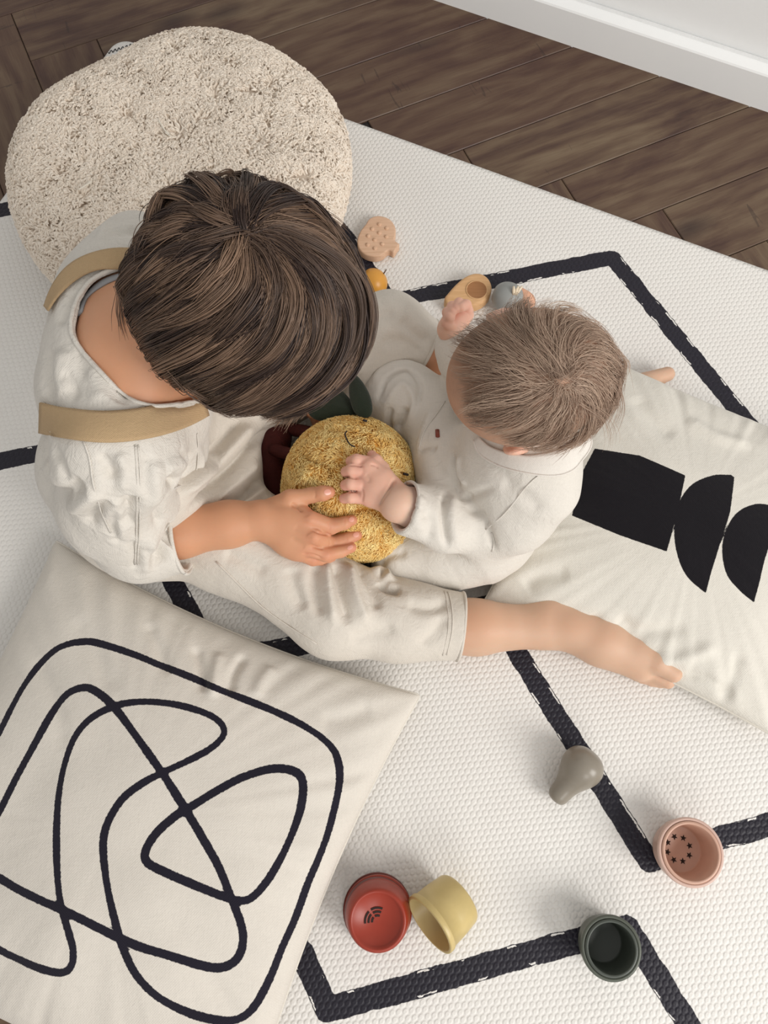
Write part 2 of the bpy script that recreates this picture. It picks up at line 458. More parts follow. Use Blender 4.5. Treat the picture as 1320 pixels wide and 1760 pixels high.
for m_ in range(-8, 9):
    for k in range(-34, 35):
        for vert in (0, 1):
            ox, oy = k + m_ * NP, k - m_ * NP
            if vert: oy += 1
            c = O0 + ea * (ox * W) + eb * (oy * W)
            mid = c + (eb * (L / 2) + ea * (W / 2) if vert else ea * (L / 2) + eb * (W / 2))
            if not (-1.75 < mid.x < 1.6 and -1.1 < mid.y < 2.1): continue
            # only the part of the floor the mat leaves bare, with a border round it
            nn = Vector((.409, .9125, 0)); 
            if mid.dot(nn) < .70 and mid.dot(nn) > -.05 and mid.x > -.35: continue
            if (mid.dot(nn)) > 1.22 + .42: continue
            o = bpy.data.objects.new('plank', pm); COL.objects.link(o); o.parent = fl
            X, Y = (eb, ea) if vert else (ea, eb)
            R = Matrix((X, Y, Vector((0, 0, 1)))).transposed().to_4x4()
            if R.determinant() < 0:   # mirrored frame: turn the plank over its own length instead
                R = Matrix((X, -Y, Vector((0, 0, 1)))).transposed().to_4x4(); c = c + Y * W
            o.matrix_local = Matrix.Translation(c - Vector(fl.location) + Vector((0, 0, 0))) @ R
# wall line
w0 = P(745, 0, ZF); w1 = P(1320, 193, ZF); wd = (w1 - w0).normalized(); wn = Vector((wd.y, -wd.x, 0))  # wn towards the room
if wn.y > 0: wn = -wn
M_wall = simple('wall_paint', (.88, .885, .88), .7, .01, 5, .3, .0002, 260)
M_base = simple('baseboard_paint', (.88, .885, .88), .45, .01, 5, .4)
def extr(name, prof, mat, parent=None, a=-1.3, b=1.0):
    """profile of (distance from wall line towards the wall, height) swept along the wall"""
    bm = bmesh.new(); rings = []
    for s in (a, b):
        rings.append([bm.verts.new(w0 + wd * s - wn * x + Vector((0, 0, ZF + z))) for x, z in prof])
    n = len(prof)
    for i in range(n): bm.faces.new((rings[0][i], rings[0][(i + 1) % n], rings[1][(i + 1) % n], rings[1][i]))
    bm.faces.new(rings[0][::-1]); bm.faces.new(rings[1]); bmesh.ops.recalc_face_normals(bm, faces=bm.faces)
    return link(name, bm_mesh(bm, name, False), mat, parent, kind='structure')
extr('baseboard_back', [(0, .0015), (0, .072), (.0015, .075), (.016, .080), (.018, .080), (.018, .0015)], M_base)
extr('trim_1', [(.018, .0015), (.018, .0805), (.0195, .083), (.0225, .083), (.024, .08), (.024, .0015)], simple('caulk_paint', (.77, .775, .77), .6, .02, 40, .3, .0006, 120))
extr('wall_back', [(.026, -.003), (.026, 2.4), (.13, 2.4), (.13, -.003)], M_wall)

# ------------------------------------------------------------------ play mat
M_INK = s2l(30, 27, 38)
def mat_material():
    m, nt, b = mat_new('embossed_foam'); co = objco(nt)
    co2 = mapping(nt, co, (1, 1, 1), (0, 0, math.radians(31)))
    sep = N_(nt, 'ShaderNodeSeparateXYZ'); nt.links.new(co2, sep.inputs[0])
    per = .0068; kk = 2 * math.pi / per
    hs = []
    for dgr in (0, 60, 120):
        a = math.radians(dgr)
        e = mathn(nt, 'ADD', mathn(nt, 'MULTIPLY', sep.outputs[0], kk * math.cos(a) * 1.1), mathn(nt, 'MULTIPLY', sep.outputs[1], kk * math.sin(a) * .86))
        hs.append(mathn(nt, 'COSINE', e))
    hsum = mathn(nt, 'ADD', mathn(nt, 'ADD', hs[0], hs[1]), hs[2])
    hgt = mathn(nt, 'ADD', mathn(nt, 'MULTIPLY', mathn(nt, 'SMOOTH_MIN', hsum, .6, .8), .3), mathn(nt, 'MULTIPLY', noise_tex(nt, co, 260, 2), .45))
    a = N_(nt, 'ShaderNodeAttribute'); a.attribute_name = 'ink'
    n1 = noise_tex(nt, co, 170, 3, .65); n2 = noise_tex(nt, mapping(nt, co, (1, 1, 1), (0, 0, 0), (3, 3, 3)), 38, 3)
    d = mathn(nt, 'ADD', a.outputs['Fac'], mathn(nt, 'MULTIPLY', mathn(nt, 'SUBTRACT', n2, .5), .006))
    d = mathn(nt, 'ADD', d, mathn(nt, 'MULTIPLY', mathn(nt, 'SUBTRACT', n1, .5), .0025))
    f = mathn(nt, 'SUBTRACT', 1, mathn(nt, 'MINIMUM', 1, mathn(nt, 'MAXIMUM', mathn(nt, 'MULTIPLY_ADD', d, 1 / .0007, .5), 0)))
    # dry-brush gap just inside the edge
    gap = mathn(nt, 'MULTIPLY', mathn(nt, 'LESS_THAN', mathn(nt, 'ABSOLUTE', mathn(nt, 'ADD', d, .0020)), mathn(nt, 'MULTIPLY', n1, .0019)), mathn(nt, 'GREATER_THAN', noise_tex(nt, mapping(nt, co, (1, 1, 1), (0, 0, 0), (7, 1, 3)), 30, 2), .585))
    f = mathn(nt, 'MULTIPLY', f, mathn(nt, 'SUBTRACT', 1, gap))
    base = ramp(nt, noise_tex(nt, co, 6, 3), [(.3, s2l(226, 222, 217)), (.7, s2l(230, 227, 222))])
    nt.links.new(mixc(nt, f, base, M_INK), b.inputs['Base Color'])
    b.inputs['Roughness'].default_value = .5; b.inputs['Specular IOR Level'].default_value = .35
    bump(nt, b, hgt, .85, .0011)
    return m
u_ = Vector((math.cos(math.radians(-24.1)), math.sin(math.radians(-24.1)), 0)); v_ = Vector((-u_.y, u_.x, 0))
cA = P(200, 62, 0); cB = P(590, 203, 0)
vtop = (cB.dot(v_)); vbot = vtop - 1.262; ul = P(0, 350, 0).dot(u_) - .002; ur = ul + 1.95
stp = .005
us = np.arange(ul, ur, stp); vs = np.arange(vbot, vtop, stp); us[-1] = ur; vs[-1] = vtop
UU, VV = np.meshgrid(us, vs, indexing='ij')
rc = .028   # rounded corners
def roundc(U, Vv):
    cu = np.clip(U, ul + rc, ur - rc); cv = np.clip(Vv, vbot + rc, vtop - rc); du = U - cu; dv = Vv - cv
    m = (np.abs(du) > 0) & (np.abs(dv) > 0); l = np.maximum(np.abs(du), np.abs(dv)); hyp = np.hypot(du, dv)
    s = np.where(m & (hyp > 1e-9), l / np.maximum(hyp, 1e-9), 1)
    return cu + du * s, cv + dv * s
UU, VV = roundc(UU, VV)
XX = UU * u_.x + VV * v_.x; YY = UU * u_.y + VV * v_.y
top = np.stack([XX, YY, np.zeros_like(XX)], -1).reshape(-1, 3)
nu, nw = UU.shape; ids = np.arange(nu * nw).reshape(nu, nw)
q = np.stack([ids[:-1, :-1], ids[1:, :-1], ids[1:, 1:], ids[:-1, 1:]], -1).reshape(-1, 4)
border = np.concatenate([ids[:, 0], ids[-1, 1:], ids[-2::-1, -1], ids[0, -2:0:-1]])
bot = top[border].copy(); bot[:, 2] = ZF; nb = len(border); b0 = len(top)
side = np.stack([border, np.arange(nb) + b0, np.roll(np.arange(nb), -1) + b0, np.roll(border, -1)], 1)
V = np.vstack([top, bot]); Fq = np.vstack([q, side])
me = mesh_np('play_mat', V, Fq, False)
def MP(pts): return [np.array(P(x, y, 0))[:2] for x, y in pts]
mat_lines = [
    ([(505, 290), (592, 405), (670, 517), (1052, 443), (1290, 733), (1400, 870)], .0135),
    ([(-60, 375), (60, 348), (300, 300)], .0135),
    ([(-60, 806), (155, 760), (290, 985), (335, 1070), (372, 1135), (545, 1103), (838, 1040), (888, 1120), (1115, 1480), (1240, 1440), (1380, 1400)], .0135),
    ([(470, 1560), (520, 1640), (562, 1736), (1078, 1593), (1195, 1780)], .0138),
    ([(845, 965), (880, 950), (1000, 925), (1100, 1080)], .0135)]
ink = np.full(len(V), 1.0)
for pts, hw in mat_lines: ink = np.minimum(ink, seg_dist(V[:, :2], MP(pts)) - hw)
# small printed handwriting in the corner behind the pouf
cx, cy = 186, 90
mk = [(cx + i * 2.0, cy - i * .62 + 2.6 * math.sin(i * 1.9)) for i in range(26)]
me_ink = seg_dist(V[:, :2], MP(mk)) if False else None
attr(me, 'ink', ink)
playmat = link('play_mat', me, mat_material(), label='large cream embossed foam play mat printed with thick black zigzag lines', category='mat')
M_blackprint = simple('black_print', s2l(28, 26, 30), .6)
tp = catmull([tuple(P(x, y, .0004)) for x, y in mk], 3)
V_, F_ = tube_np(tp, .0009, 6, .25)
link('corner_script', tube_mesh('corner_script', tp, .0008, 6, .25), M_blackprint, playmat)

# ------------------------------------------------------------------ cushions
def cushion_geo(hw, hh, T, n, seed, zb, dent=None, pinch=.075):
    """pillow with ears at its corners; returns local V, faces, uv (local flat coordinates)"""
    g = np.linspace(-1, 1, n); g = np.sign(g) * (1 - (1 - np.abs(g)) ** 1.35)
    U, Vv = np.meshgrid(g, g, indexing='ij')
    x = hw * U * (1 - pinch * (1 - Vv ** 2) ** 1.0); y = hh * Vv * (1 - pinch * (1 - U ** 2) ** 1.0)
    prof = np.maximum((1 - U ** 2) * (1 - Vv ** 2), 0) ** .42
    pts = np.stack([x.ravel(), y.ravel(), np.full(x.size, seed * 1.7)], 1)
    edge = np.maximum(1 - np.maximum(np.abs(U), np.abs(Vv)), 0).ravel()
    wr = noise3(pts, 7) * .010 + noise3(pts, 17) * .0035
    # radiating tucks along the seams
    th = np.arctan2(y.ravel(), x.ravel()); per = (noise3(np.stack([np.cos(th) * 3, np.sin(th) * 3, pts[:, 2]], 1), 5.5)) * .006 * np.exp(-edge * 5) * np.minimum(edge * 12, 1)
    zt = zb + T * prof.ravel() + (wr * prof.ravel() + per) * 1.0
    zl = zb - np.minimum(T * .75, zb - .002) * np.minimum(prof.ravel() * 1.25, 1)
    zt = np.maximum(zt, zl + .0008)
    if dent is not None: zt = dent(x.ravel(), y.ravel(), zt)
    return U, x, y, zt, zl
def make_cushion(name, label, c, rot, hw, hh, T, seed, ink_fn, mat, zb=.04, pinch=.075, lift=None, creases=()):
    n = 241
    U, x, y, zt, zl = cushion_geo(hw, hh, T, n, seed, zb, None, pinch)
    if lift is not None:
        dz = lift(x.ravel(), y.ravel()); zt = zt + dz; zl = zl + dz
    ids = np.arange(n * n).reshape(n, n)
    q = np.stack([ids[:-1, :-1], ids[1:, :-1], ids[1:, 1:], ids[:-1, 1:]], -1).reshape(-1, 4)
    cr, sr = math.cos(rot), math.sin(rot)
    def tow(z): return np.stack([c[0] + x.ravel() * cr - y.ravel() * sr, c[1] + x.ravel() * sr + y.ravel() * cr, z], 1)
    Vt = tow(zt)
    Vt = strokes(Vt, q, creases)
    Vt[:, 2] = np.maximum(Vt[:, 2], zl + .0006)
    tree = bvh(Vt, q)
    dist = ink_fn(Vt, tree)
    bord = np.zeros((n, n), bool); bord[0] = bord[-1] = True; bord[:, 0] = bord[:, -1] = True
    Vb = tow(zl); V = np.vstack([Vt, Vb]); off = n * n
    qb = q[:, ::-1] + off
    br = np.concatenate([ids[:, 0], ids[-1, 1:], ids[-2::-1, -1], ids[0, -2:0:-1]])
    side = np.stack([br, br + off, np.roll(br, -1) + off, np.roll(br, -1)], 1)
    me = mesh_np(name, V, np.vstack([q, qb, side]))
    attr(me, 'ink', np.r_[dist, np.full(off, 1.0)])
    o = link(name, me, mat, label=label, category='cushion')
    # piped seam round the edge
    ring = (Vt[br] + Vb[br]) / 2; ring = resample(np.vstack([ring, ring[:1]]), 260)
    link('seam', tube_mesh('seam', ring, .0016, 6), M_seam, o)
    return o, tree
def crop(pts, s=1.83333, ox=0, oy=940): return [(ox + x / s, oy + y / s) for x, y in pts]
C1 = crop([(-60, 690), (0, 580), (40, 500), (80, 430), (130, 365), (190, 315), (270, 298), (340, 312), (430, 342), (510, 375), (600, 410), (680, 445), (770, 480), (870, 520), (960, 565), (1030, 615), (1063, 665), (1070, 740), (1050, 840), (1020, 940), (970, 1060), (930, 1170), (890, 1260), (850, 1360), (800, 1450), (750, 1488), (690, 1492), (600, 1470), (500, 1420), (430, 1350), (390, 1270), (365, 1190), (340, 1080), (325, 960), (335, 880), (380, 800), (440, 750), (510, 712), (600, 670), (670, 630), (705, 590), (695, 555), (650, 525), (570, 500), (480, 488), (400, 492), (340, 510), (280, 545), (235, 600), (205, 680), (185, 780), (178, 900), (180, 1020), (190, 1120), (215, 1210), (230, 1270), (225, 1320), (195, 1342), (130, 1330), (60, 1300), (0, 1270), (-60, 1225), (-130, 1120), (-150, 950), (-110, 780), (-60, 690)])
C2 = crop([(-90, 1000), (-60, 930), (0, 830), (50, 730), (110, 620), (160, 530), (210, 465), (265, 443), (310, 460), (360, 505), (410, 570), (460, 640), (520, 725), (580, 820), (640, 920), (690, 1010), (730, 1110), (760, 1190), (765, 1250), (745, 1300), (700, 1325), (640, 1320), (540, 1290), (440, 1260), (360, 1225), (280, 1185), (200, 1145), (120, 1110), (50, 1075), (0, 1045), (-60, 1020), (-90, 1000)])
C3 = crop([(600, 820), (680, 770), (760, 728), (840, 702), (900, 700), (945, 720), (955, 770), (940, 850), (900, 950), (850, 1040), (800, 1100), (760, 1115), (700, 1100), (600, 1060), (520, 1025), (465, 995), (458, 960), (490, 905), (550, 850), (600, 820)])
def on(tree, pts, n=4, z=.1):
    pl = catmull(pts, n); out = []
    for p in pl:
        h = cast(tree, *p); out.append(h[0][:2] if h is not None else np.array(P(p[0], p[1], z))[:2])
    return np.array(out)
def ink_left(Vt, tree):
    d = np.full(len(Vt), 1.0)
    for c, w in ((C1, .0041), (C2, .0045), (C3, .0045)): d = np.minimum(d, seg_dist(Vt[:, :2], on(tree, c)) - w - noise3(Vt, 25) * .0007)
    return d
def ink_right(Vt, tree):
    def poly(pts, n=1):
        if n == 1:
            pl = []
            for a, b in zip(pts, pts[1:] + pts[:1]):
                pl += [(a[0] + (b[0] - a[0]) * t, a[1] + (b[1] - a[1]) * t) for t in (0, .25, .5, .75)]
        else: pl = pts
        out = []
        for p in pl:
            h = cast(tree, *p); out.append(h[0][:2] if h is not None else np.array(P(p[0], p[1], .1))[:2])
        return poly_sd(Vt[:, :2], np.array(out))
    d = poly([(1022, 771), (1100, 783), (1178, 817), (1165, 880), (1146, 948), (1065, 920), (983, 886), (996, 820)])
    s1 = [tuple(p) for p in catmull([(1256, 816), (1225, 817), (1190, 832), (1168, 862), (1159, 905), (1163, 950), (1180, 990), (1213, 1020)], 5)] + [(1222, 985), (1236, 940), (1255, 880), (1262, 820)]
    s2 = [tuple(p) for p in catmull([(1335, 870), (1300, 866), (1268, 880), (1248, 910), (1241, 945), (1248, 985), (1268, 1012), (1296, 1036)], 5)] + [(1303, 1010), (1315, 960), (1330, 910), (1342, 872)]
    return np.minimum(d, np.minimum(poly(s1, 2), poly(s2, 2)))
M_seam = cloth('cotton_seam', s2l(217, 211, 200), 1100, .0003, .0004, .03)
M_cushL = cloth('cotton_canvas_print', s2l(214, 207, 197), 1100, .0003, .0006, .03, 'ink', M_INK, .0012)
M_cushR = cloth('cotton_canvas_print', s2l(220, 215, 205), 1100, .0003, .0008, .03, 'ink', s2l(20, 17, 22), .0008)
make_cushion('cushion', 'cream cushion with black looping scribble line print, beside the stacking cups', (-.297, -.055), math.radians(-22.6), .262, .262, .075, 1.0, ink_left, M_cushL,
             creases=[([(350, 1190), (345, 1150), (335, 1110)], .006, -.006), ([(395, 1190), (400, 1160), (420, 1125)], .006, -.007), ([(365, 1200), (370, 1160), (378, 1120)], .007, .005),
                      ([(290, 1160), (270, 1110), (255, 1070)], .008, -.004), ([(130, 1060), (160, 1120), (200, 1190)], .012, -.003), ([(60, 1130), (90, 1200), (110, 1290)], .012, -.003),
                      ([(640, 1215), (600, 1230), (550, 1240)], .010, -.004), ([(440, 1200), (450, 1170), (470, 1145)], .008, .004)])
make_cushion('cushion', 'cream cushion with solid black geometric shapes, under the bare foot', (.399, .307), math.radians(-25.3), .199, .206, .062, 5.0, ink_right, M_cushR, zb=.026, pinch=.05,
             creases=[([(1010, 1060), (1040, 1090), (1110, 1110)], .010, -.008), ([(1060, 1060), (1100, 1085), (1180, 1080)], .010, -.006), ([(1120, 1140), (1180, 1130), (1230, 1110)], .009, .006),
                      ([(900, 1010), (930, 990), (980, 985)], .010, -.005), ([(1160, 1160), (1210, 1165), (1250, 1190)], .007, -.004), ([(1240, 1210), (1260, 1170), (1270, 1120)], .008, -.004),
                      ([(1180, 720), (1230, 750), (1290, 765)], .010, .005), ([(1090, 680), (1120, 720), (1160, 750)], .012, -.004)])

# ------------------------------------------------------------------ pouf
pc = Vector((-.308, .865, 0)); PR = .252; PT = .135
def pouf_pt(r, a):      # r 0..1 on the top, 1..2 down the side
    rr = np.minimum(r, 1.0)
    x = PR * np.sin(rr * np.pi / 2) ** .9
    return x
def pouf_surface(s, a):
    """s in 0..1 from the top centre to the bottom rim along a superellipse"""
    ph = s * math.pi * .86; e = .62
    R = PR * np.abs(np.sin(ph)) ** e; z = PT / 2 + .004 + (PT / 2) * np.sign(np.cos(ph)) * np.abs(np.cos(ph)) ** e
    wob = 1 + .006 * np.sin(5 * a) - .125 * np.exp(-((a - 2.17) / .48) ** 2) - .02 * np.exp(-((a - 1.0) / .5) ** 2)
    dent = -.018 * np.exp(-((R * np.cos(a) + .04) ** 2 + (R * np.sin(a) + .05) ** 2) / .02) * (z > PT * .4)
    return np.stack([pc.x + R * np.cos(a) * wob, pc.y + R * np.sin(a) * wob, z + dent], -1)
A_, S_ = np.meshgrid(np.linspace(0, 2 * np.pi, 97)[:-1], np.linspace(0.002, 1, 60), indexing='ij')
Vp = pouf_surface(S_, A_); na, ns = A_.shape; ids = np.arange(na * ns).reshape(na, ns); nx = np.roll(ids, -1, 0)
q = np.stack([ids[:, :-1], ids[:, 1:], nx[:, 1:], nx[:, :-1]], -1).reshape(-1, 4)
Vp[:, 0] = Vp[:, 1].mean(0)
pouf = thing('pouf', 'round cream teddy fleece floor pouf behind the boy', 'pouf', tuple(pc + Vector((0, 0, ZF))))
M_boucle = simple('boucle_wool', s2l(196, 180, 164), .95, .1, 60, .1, .002, 300)
link('cover', mesh_np('cover', Vp.reshape(-1, 3), q), M_boucle, pouf)
def surf_curls(fn, n, length, rad, lift, k=5, clump=0, seed=1, curl=1.0, tone=(.3, .9)):
    """short curled tufts standing on a surface; fn(n) gives points, normals"""
    r = np.random.default_rng(seed); p, nn = fn(n, r)
    t = np.cross(nn, r.normal(size=(n, 3))); t /= np.linalg.norm(t, axis=1)[:, None]
    if clump:   # neighbouring tufts lean alike
        f = np.stack([noise3(p + 5, clump), noise3(p + 11, clump), noise3(p + 17, clump)], 1) * 2.6 + r.normal(size=(n, 3)) * .35
        t = f - (f * nn).sum(1)[:, None] * nn; t /= np.maximum(np.linalg.norm(t, axis=1), 1e-6)[:, None]
    bt = np.cross(nn, t); Ln = length * r.uniform(.6, 1.3, n); s = np.linspace(0, 1, k)
    cu = r.uniform(-1, 1, n) * curl
    out = np.zeros((n, k, 3))
    for i, si in enumerate(s):
        al = Ln * (si) ; up = lift * np.sin(min(si * 1.5, 1.2)) * r.uniform(.7, 1.2, n); sd = Ln * .35 * cu * math.sin(si * math.pi)
        out[:, i] = p + nn * up[:, None] + t * al[:, None] * .9 + bt * sd[:, None]
    prof = np.interp(s, [0, .3, .75, 1], [.6, 1, .95, .35]); R = rad * prof[None] * r.uniform(.75, 1.25, n)[:, None]
    return out, R, r.uniform(tone[0], tone[1], n)
def pouf_fn(n, r):
    s = np.sqrt(r.uniform(0, 1, n)) * .9
    s = np.where(r.random(n) < .62, s * .52, s); a = r.uniform(0, 2 * np.pi, n)
    # uniform over the disc on top
    p = pouf_surface(s, a); e = 1e-3
    d1 = pouf_surface(s + e, a) - p; d2 = pouf_surface(s, a + e) - p; nn = np.cross(d1, d2)
    nn /= np.maximum(np.linalg.norm(nn, axis=1), 1e-9)[:, None]
    return p, nn
def area_uniform(fn_surface, n, r, smax, ns=400):
    ss = np.linspace(.0, 1, ns) ** 2.5 * smax + 1e-5; w = np.linalg.norm(fn_surface(ss, 0 * ss)[:, :2] - np.array([pc.x, pc.y]), axis=1)
    ds = np.linalg.norm(np.gradient(fn_surface(ss, 0 * ss), axis=0), axis=1); c = np.cumsum(w * ds); c /= c[-1]
    return np.interp(r.random(n), c, ss)
def pouf_fn(n, r):
    s = area_uniform(pouf_surface, n, r, .93); a = r.uniform(0, 2 * np.pi, n)
    p = pouf_surface(s, a); e = 1e-3
    nn = np.cross(pouf_surface(s + e, a) - p, pouf_surface(s, a + e) - p)
    return p, nn / np.maximum(np.linalg.norm(nn, axis=1), 1e-12)[:, None]
M_curl = hairmat('wool_curls', s2l(216, 200, 182), s2l(240, 230, 217), .9)
st, rr, tn = surf_curls(pouf_fn, 52000, .0125, .00160, .0058, 6, 38, 2, 1.4)
curves('pile', st, rr, tn, M_curl, pouf, kind='stuff')
# three loose threads on the pouf
def top_hit(px, py, z): return P(px, py, z)
for pts in ([(272, 205), (282, 222), (292, 233), (284, 228)], [(350, 142), (352, 152), (347, 160)], [(135, 326), (145, 320), (158, 312)]):
    l = catmull([tuple(P(x, y, .133)) for x, y in pts], 5); link('loose_thread', tube_mesh('loose_thread', l, .0012, 6), simple('thread', s2l(232, 224, 210), .9), pouf)

# ------------------------------------------------------------------ stacking cups
def plastic(name, c, rough=.38):
    m, nt, b = mat_new(name); co = objco(nt)
    col = ramp(nt, noise_tex(nt, co, 60, 3), [(.3, tuple(x * .96 for x in c)), (.7, tuple(min(1, x * 1.04) for x in c))])
    nt.links.new(col, b.inputs['Base Color']); b.inputs['Roughness'].default_value = rough; b.inputs['Specular IOR Level'].default_value = .45
    bump(nt, b, noise_tex(nt, co, 900, 2), .3, .0001); return m
def cup_profile(R, h, rb=None, th=.0016, floor_t=.0052, lip=.0022):
    R = R - lip; rb = rb or R * .80
    ri = R - th; rib = rb - th
    return [(0, floor_t), (rib - .002, floor_t), (rib, floor_t + .002), (rib + (ri - rib) * .55, h * .52), (ri - .0006, h * .54), (ri, h - .0008), (R - th / 2, h), (R + lip * .8, h - .0006), (R + lip, h - .0016), (R + lip, h - .0062), (R + lip * .8, h - .0072), (R + .0002, h - .0076),
            (R - .0004, h * .5), (rb + .0015, .004), (rb, .0012), (rb - .0014, 0), (rb - .0034, 0), (rb - .0046, .0036), (0, .0036)]
def cup(name, label, R, h, mat, M4, group, holes=None, holemat=None, rb=None):
    o = link(name, lathe(cup_profile(R, h, rb), 64, name), mat, label=label, category='cup', group=group)
    o.matrix_world = M4
    if holes:
        for pts in holes:
            bm = bmesh.new(); vs_ = [bm.verts.new((x, y, z)) for x, y, z in pts]; f = bm.faces.new(vs_)
            r = bmesh.ops.extrude_face_region(bm, geom=[f]); bmesh.ops.translate(bm, verts=[v for v in r['geom'] if isinstance(v, bmesh.types.BMVert)], vec=(0, 0, .0004))
            bmesh.ops.recalc_face_normals(bm, faces=bm.faces)
            hname = 'star_hole' if 'rainbow' not in label else 'rainbow_slot'
            c = bpy.data.objects.new(hname, bm_mesh(bm, hname, False)); COL.objects.link(c); c.data.materials.append(holemat); c.parent = o
    return o
def up_at(px, py, z=.0004, spin=0): return Matrix.Translation(P(px, py, 0) + Vector((0, 0, z))) @ Matrix.Rotation(spin, 4, 'Z')
M_pink = plastic('blush_plastic', s2l(206, 174, 160)); M_pink2 = plastic('terracotta_plastic', s2l(200, 160, 140))
M_green = plastic('dark_green_plastic', s2l(84, 88, 78)); M_green2 = plastic('deep_green_plastic', s2l(70, 75, 68))
M_red = plastic('brick_red_plastic', s2l(150, 52, 34)); M_rust = plastic('rust_plastic', s2l(104, 38, 30)); M_yel = plastic('mustard_plastic', s2l(197, 175, 118))
M_hole_shade = simple('hole_shade', s2l(42, 28, 24), .9)  # holes are thin flat plates; the shade inside them is this dark colour
def star(cx, cy, r, z, rot):
    return [(cx + (r if i % 2 == 0 else r * .42) * math.cos(rot + i * math.pi / 5), cy + (r if i % 2 == 0 else r * .42) * math.sin(rot + i * math.pi / 5), z) for i in range(10)]
G = 'stacking cups on the play mat'
hp = .050
def cup_base(pr, prr): # place from rim centre seen at pr, height prr
    return P(pr[0], pr[1], prr)
b_ = cup_base((1188, 1465), hp); 
cup('stacking_cup', 'blush pink stacking cup, the outer one of the nested pair with stars', .0385, hp, M_pink, Matrix.Translation((b_.x, b_.y, .0004)), G)
stars = [star(.0142 * math.cos(a), .0142 * math.sin(a), .0040, .0053, a + .3) for a in [2 * math.pi * i / 8 + .25 for i in range(8)]]
cup('stacking_cup', 'terracotta inner stacking cup with a ring of eight star holes in its floor', .0345, hp - .001, M_pink2, Matrix.Translation((b_.x, b_.y, .0030)), G, stars, M_hole_shade, rb=.029)
b_ = cup_base((1051, 1630), .05)
cup('stacking_cup', 'dark green stacking cup, the outer one of the nested green pair', .0342, .05, M_green, Matrix.Translation((b_.x, b_.y, .0004)), G)
cup('stacking_cup', 'deep green inner stacking cup nested in the green cup at a black corner', .0302, .049, M_green2, Matrix.Translation((b_.x, b_.y, .0030)), G, rb=.0255)
# upside-down pair
b_ = P(649, 1570, .02); flip = Matrix.Rotation(math.pi, 4, 'X')
hr = .052
o = cup('stacking_cup', 'dark rust stacking cup turned upside down beneath the brick red cup', .0412, .047, M_rust, Matrix.Translation((b_.x - .0004, b_.y + .0015, .0474)) @ flip, G, rb=.0325)
def arc(r, w, a0, a1, cx, cy, z=-.0001, n=9):
    z = .0030
    A = np.linspace(a0, a1, n); return [(cx + (r + w) * math.cos(a), cy + (r + w) * math.sin(a), z) for a in A] + [(cx + (r - w) * math.cos(a), cy + (r - w) * math.sin(a), z) for a in A[::-1]]
slots = []
for r in (.0062, .0102, .0142):
    # the cup is turned over, so its y runs the other way
    c0 = (.0, .0015); mid = -math.radians(128)
    g = .10
    slots.append(arc(r, .0011, mid - 1.05, mid - g * .0062 / r - .06, *c0)); slots.append(arc(r, .0011, mid + g * .0062 / r + .06, mid + 1.05, *c0))
tilt = Matrix.Rotation(math.radians(2.5), 4, 'X')
cup('stacking_cup', 'brick red stacking cup upside down with rainbow slots in its base', .0402, hr, M_red, Matrix.Translation((b_.x + .0004, b_.y - .0005, hr + .0115)) @ tilt @ flip, G, slots, M_hole_shade, rb=.0325)
# yellow cup lying on its side, mouth to the lower left
Ry = .0365; hy = .05; rby = .030
pm_ = P(745, 1582, .040); pb_ = P(790, 1541, .026)
ax = Vector((pb_.x - pm_.x, pb_.y - pm_.y, 0)).normalized()
tl = math.radians(21)
zax = -(ax * math.cos(tl) + Vector((0, 0, -math.sin(tl)))).normalized()     # cup axis from base to mouth
xax = Vector((-ax.y, ax.x, 0)); yax = zax.cross(xax)
Rm = Matrix((xax, yax, zax)).transposed().to_4x4()
base = Vector((pb_.x, pb_.y, 0)); base.z = rby * math.cos(tl) + .0010
cup('stacking_cup', 'mustard yellow stacking cup lying on its side beside the red cup', Ry, hy, M_yel, Matrix.Translation(base) @ Rm, G, rb=rby)

# ------------------------------------------------------------------ wooden toys
def along(a, b):
    z = (Vector(b) - Vector(a)).normalized(); x = z.orthogonal().normalized(); y = z.cross(x)
    return Matrix.Translation(Vector(a)) @ Matrix((x, y, z)).transposed().to_4x4()
M_pear = plastic('grey_lacquer', s2l(138, 130, 118), .3)
pa, pb2 = P(961, 1366, .0165), P(997, 1322, .0262)
prof = [(0, 0), (.006, .0006), (.0105, .003), (.0128, .008), (.0135, .014), (.0145, .022), (.0175, .031), (.0215, .039), (.0248, .047), (.0262, .055), (.0250, .063), (.0205, .0705), (.0135, .0755), (.006, .0775), (0, .078)]
prof = [tuple(p) for p in catmull(prof, 3)]; prof = [(max(r, 0), z) for r, z in prof]
prof[0] = (0, prof[0][1]); prof[-1] = (0, prof[-1][1])
dirp = Vector((pb2.x - pa.x, pb2.y - pa.y, .0262 - .0140)).normalized(); pa2 = Vector((P(952, 1376, .014).x, P(952, 1376, .014).y, .0142))
o = link('wooden_pear', lathe(prof, 40), M_pear, label='small smooth grey pear toy lying on a black line of the mat', category='toy')
o.matrix_world = along(pa2, pa2 + dirp)
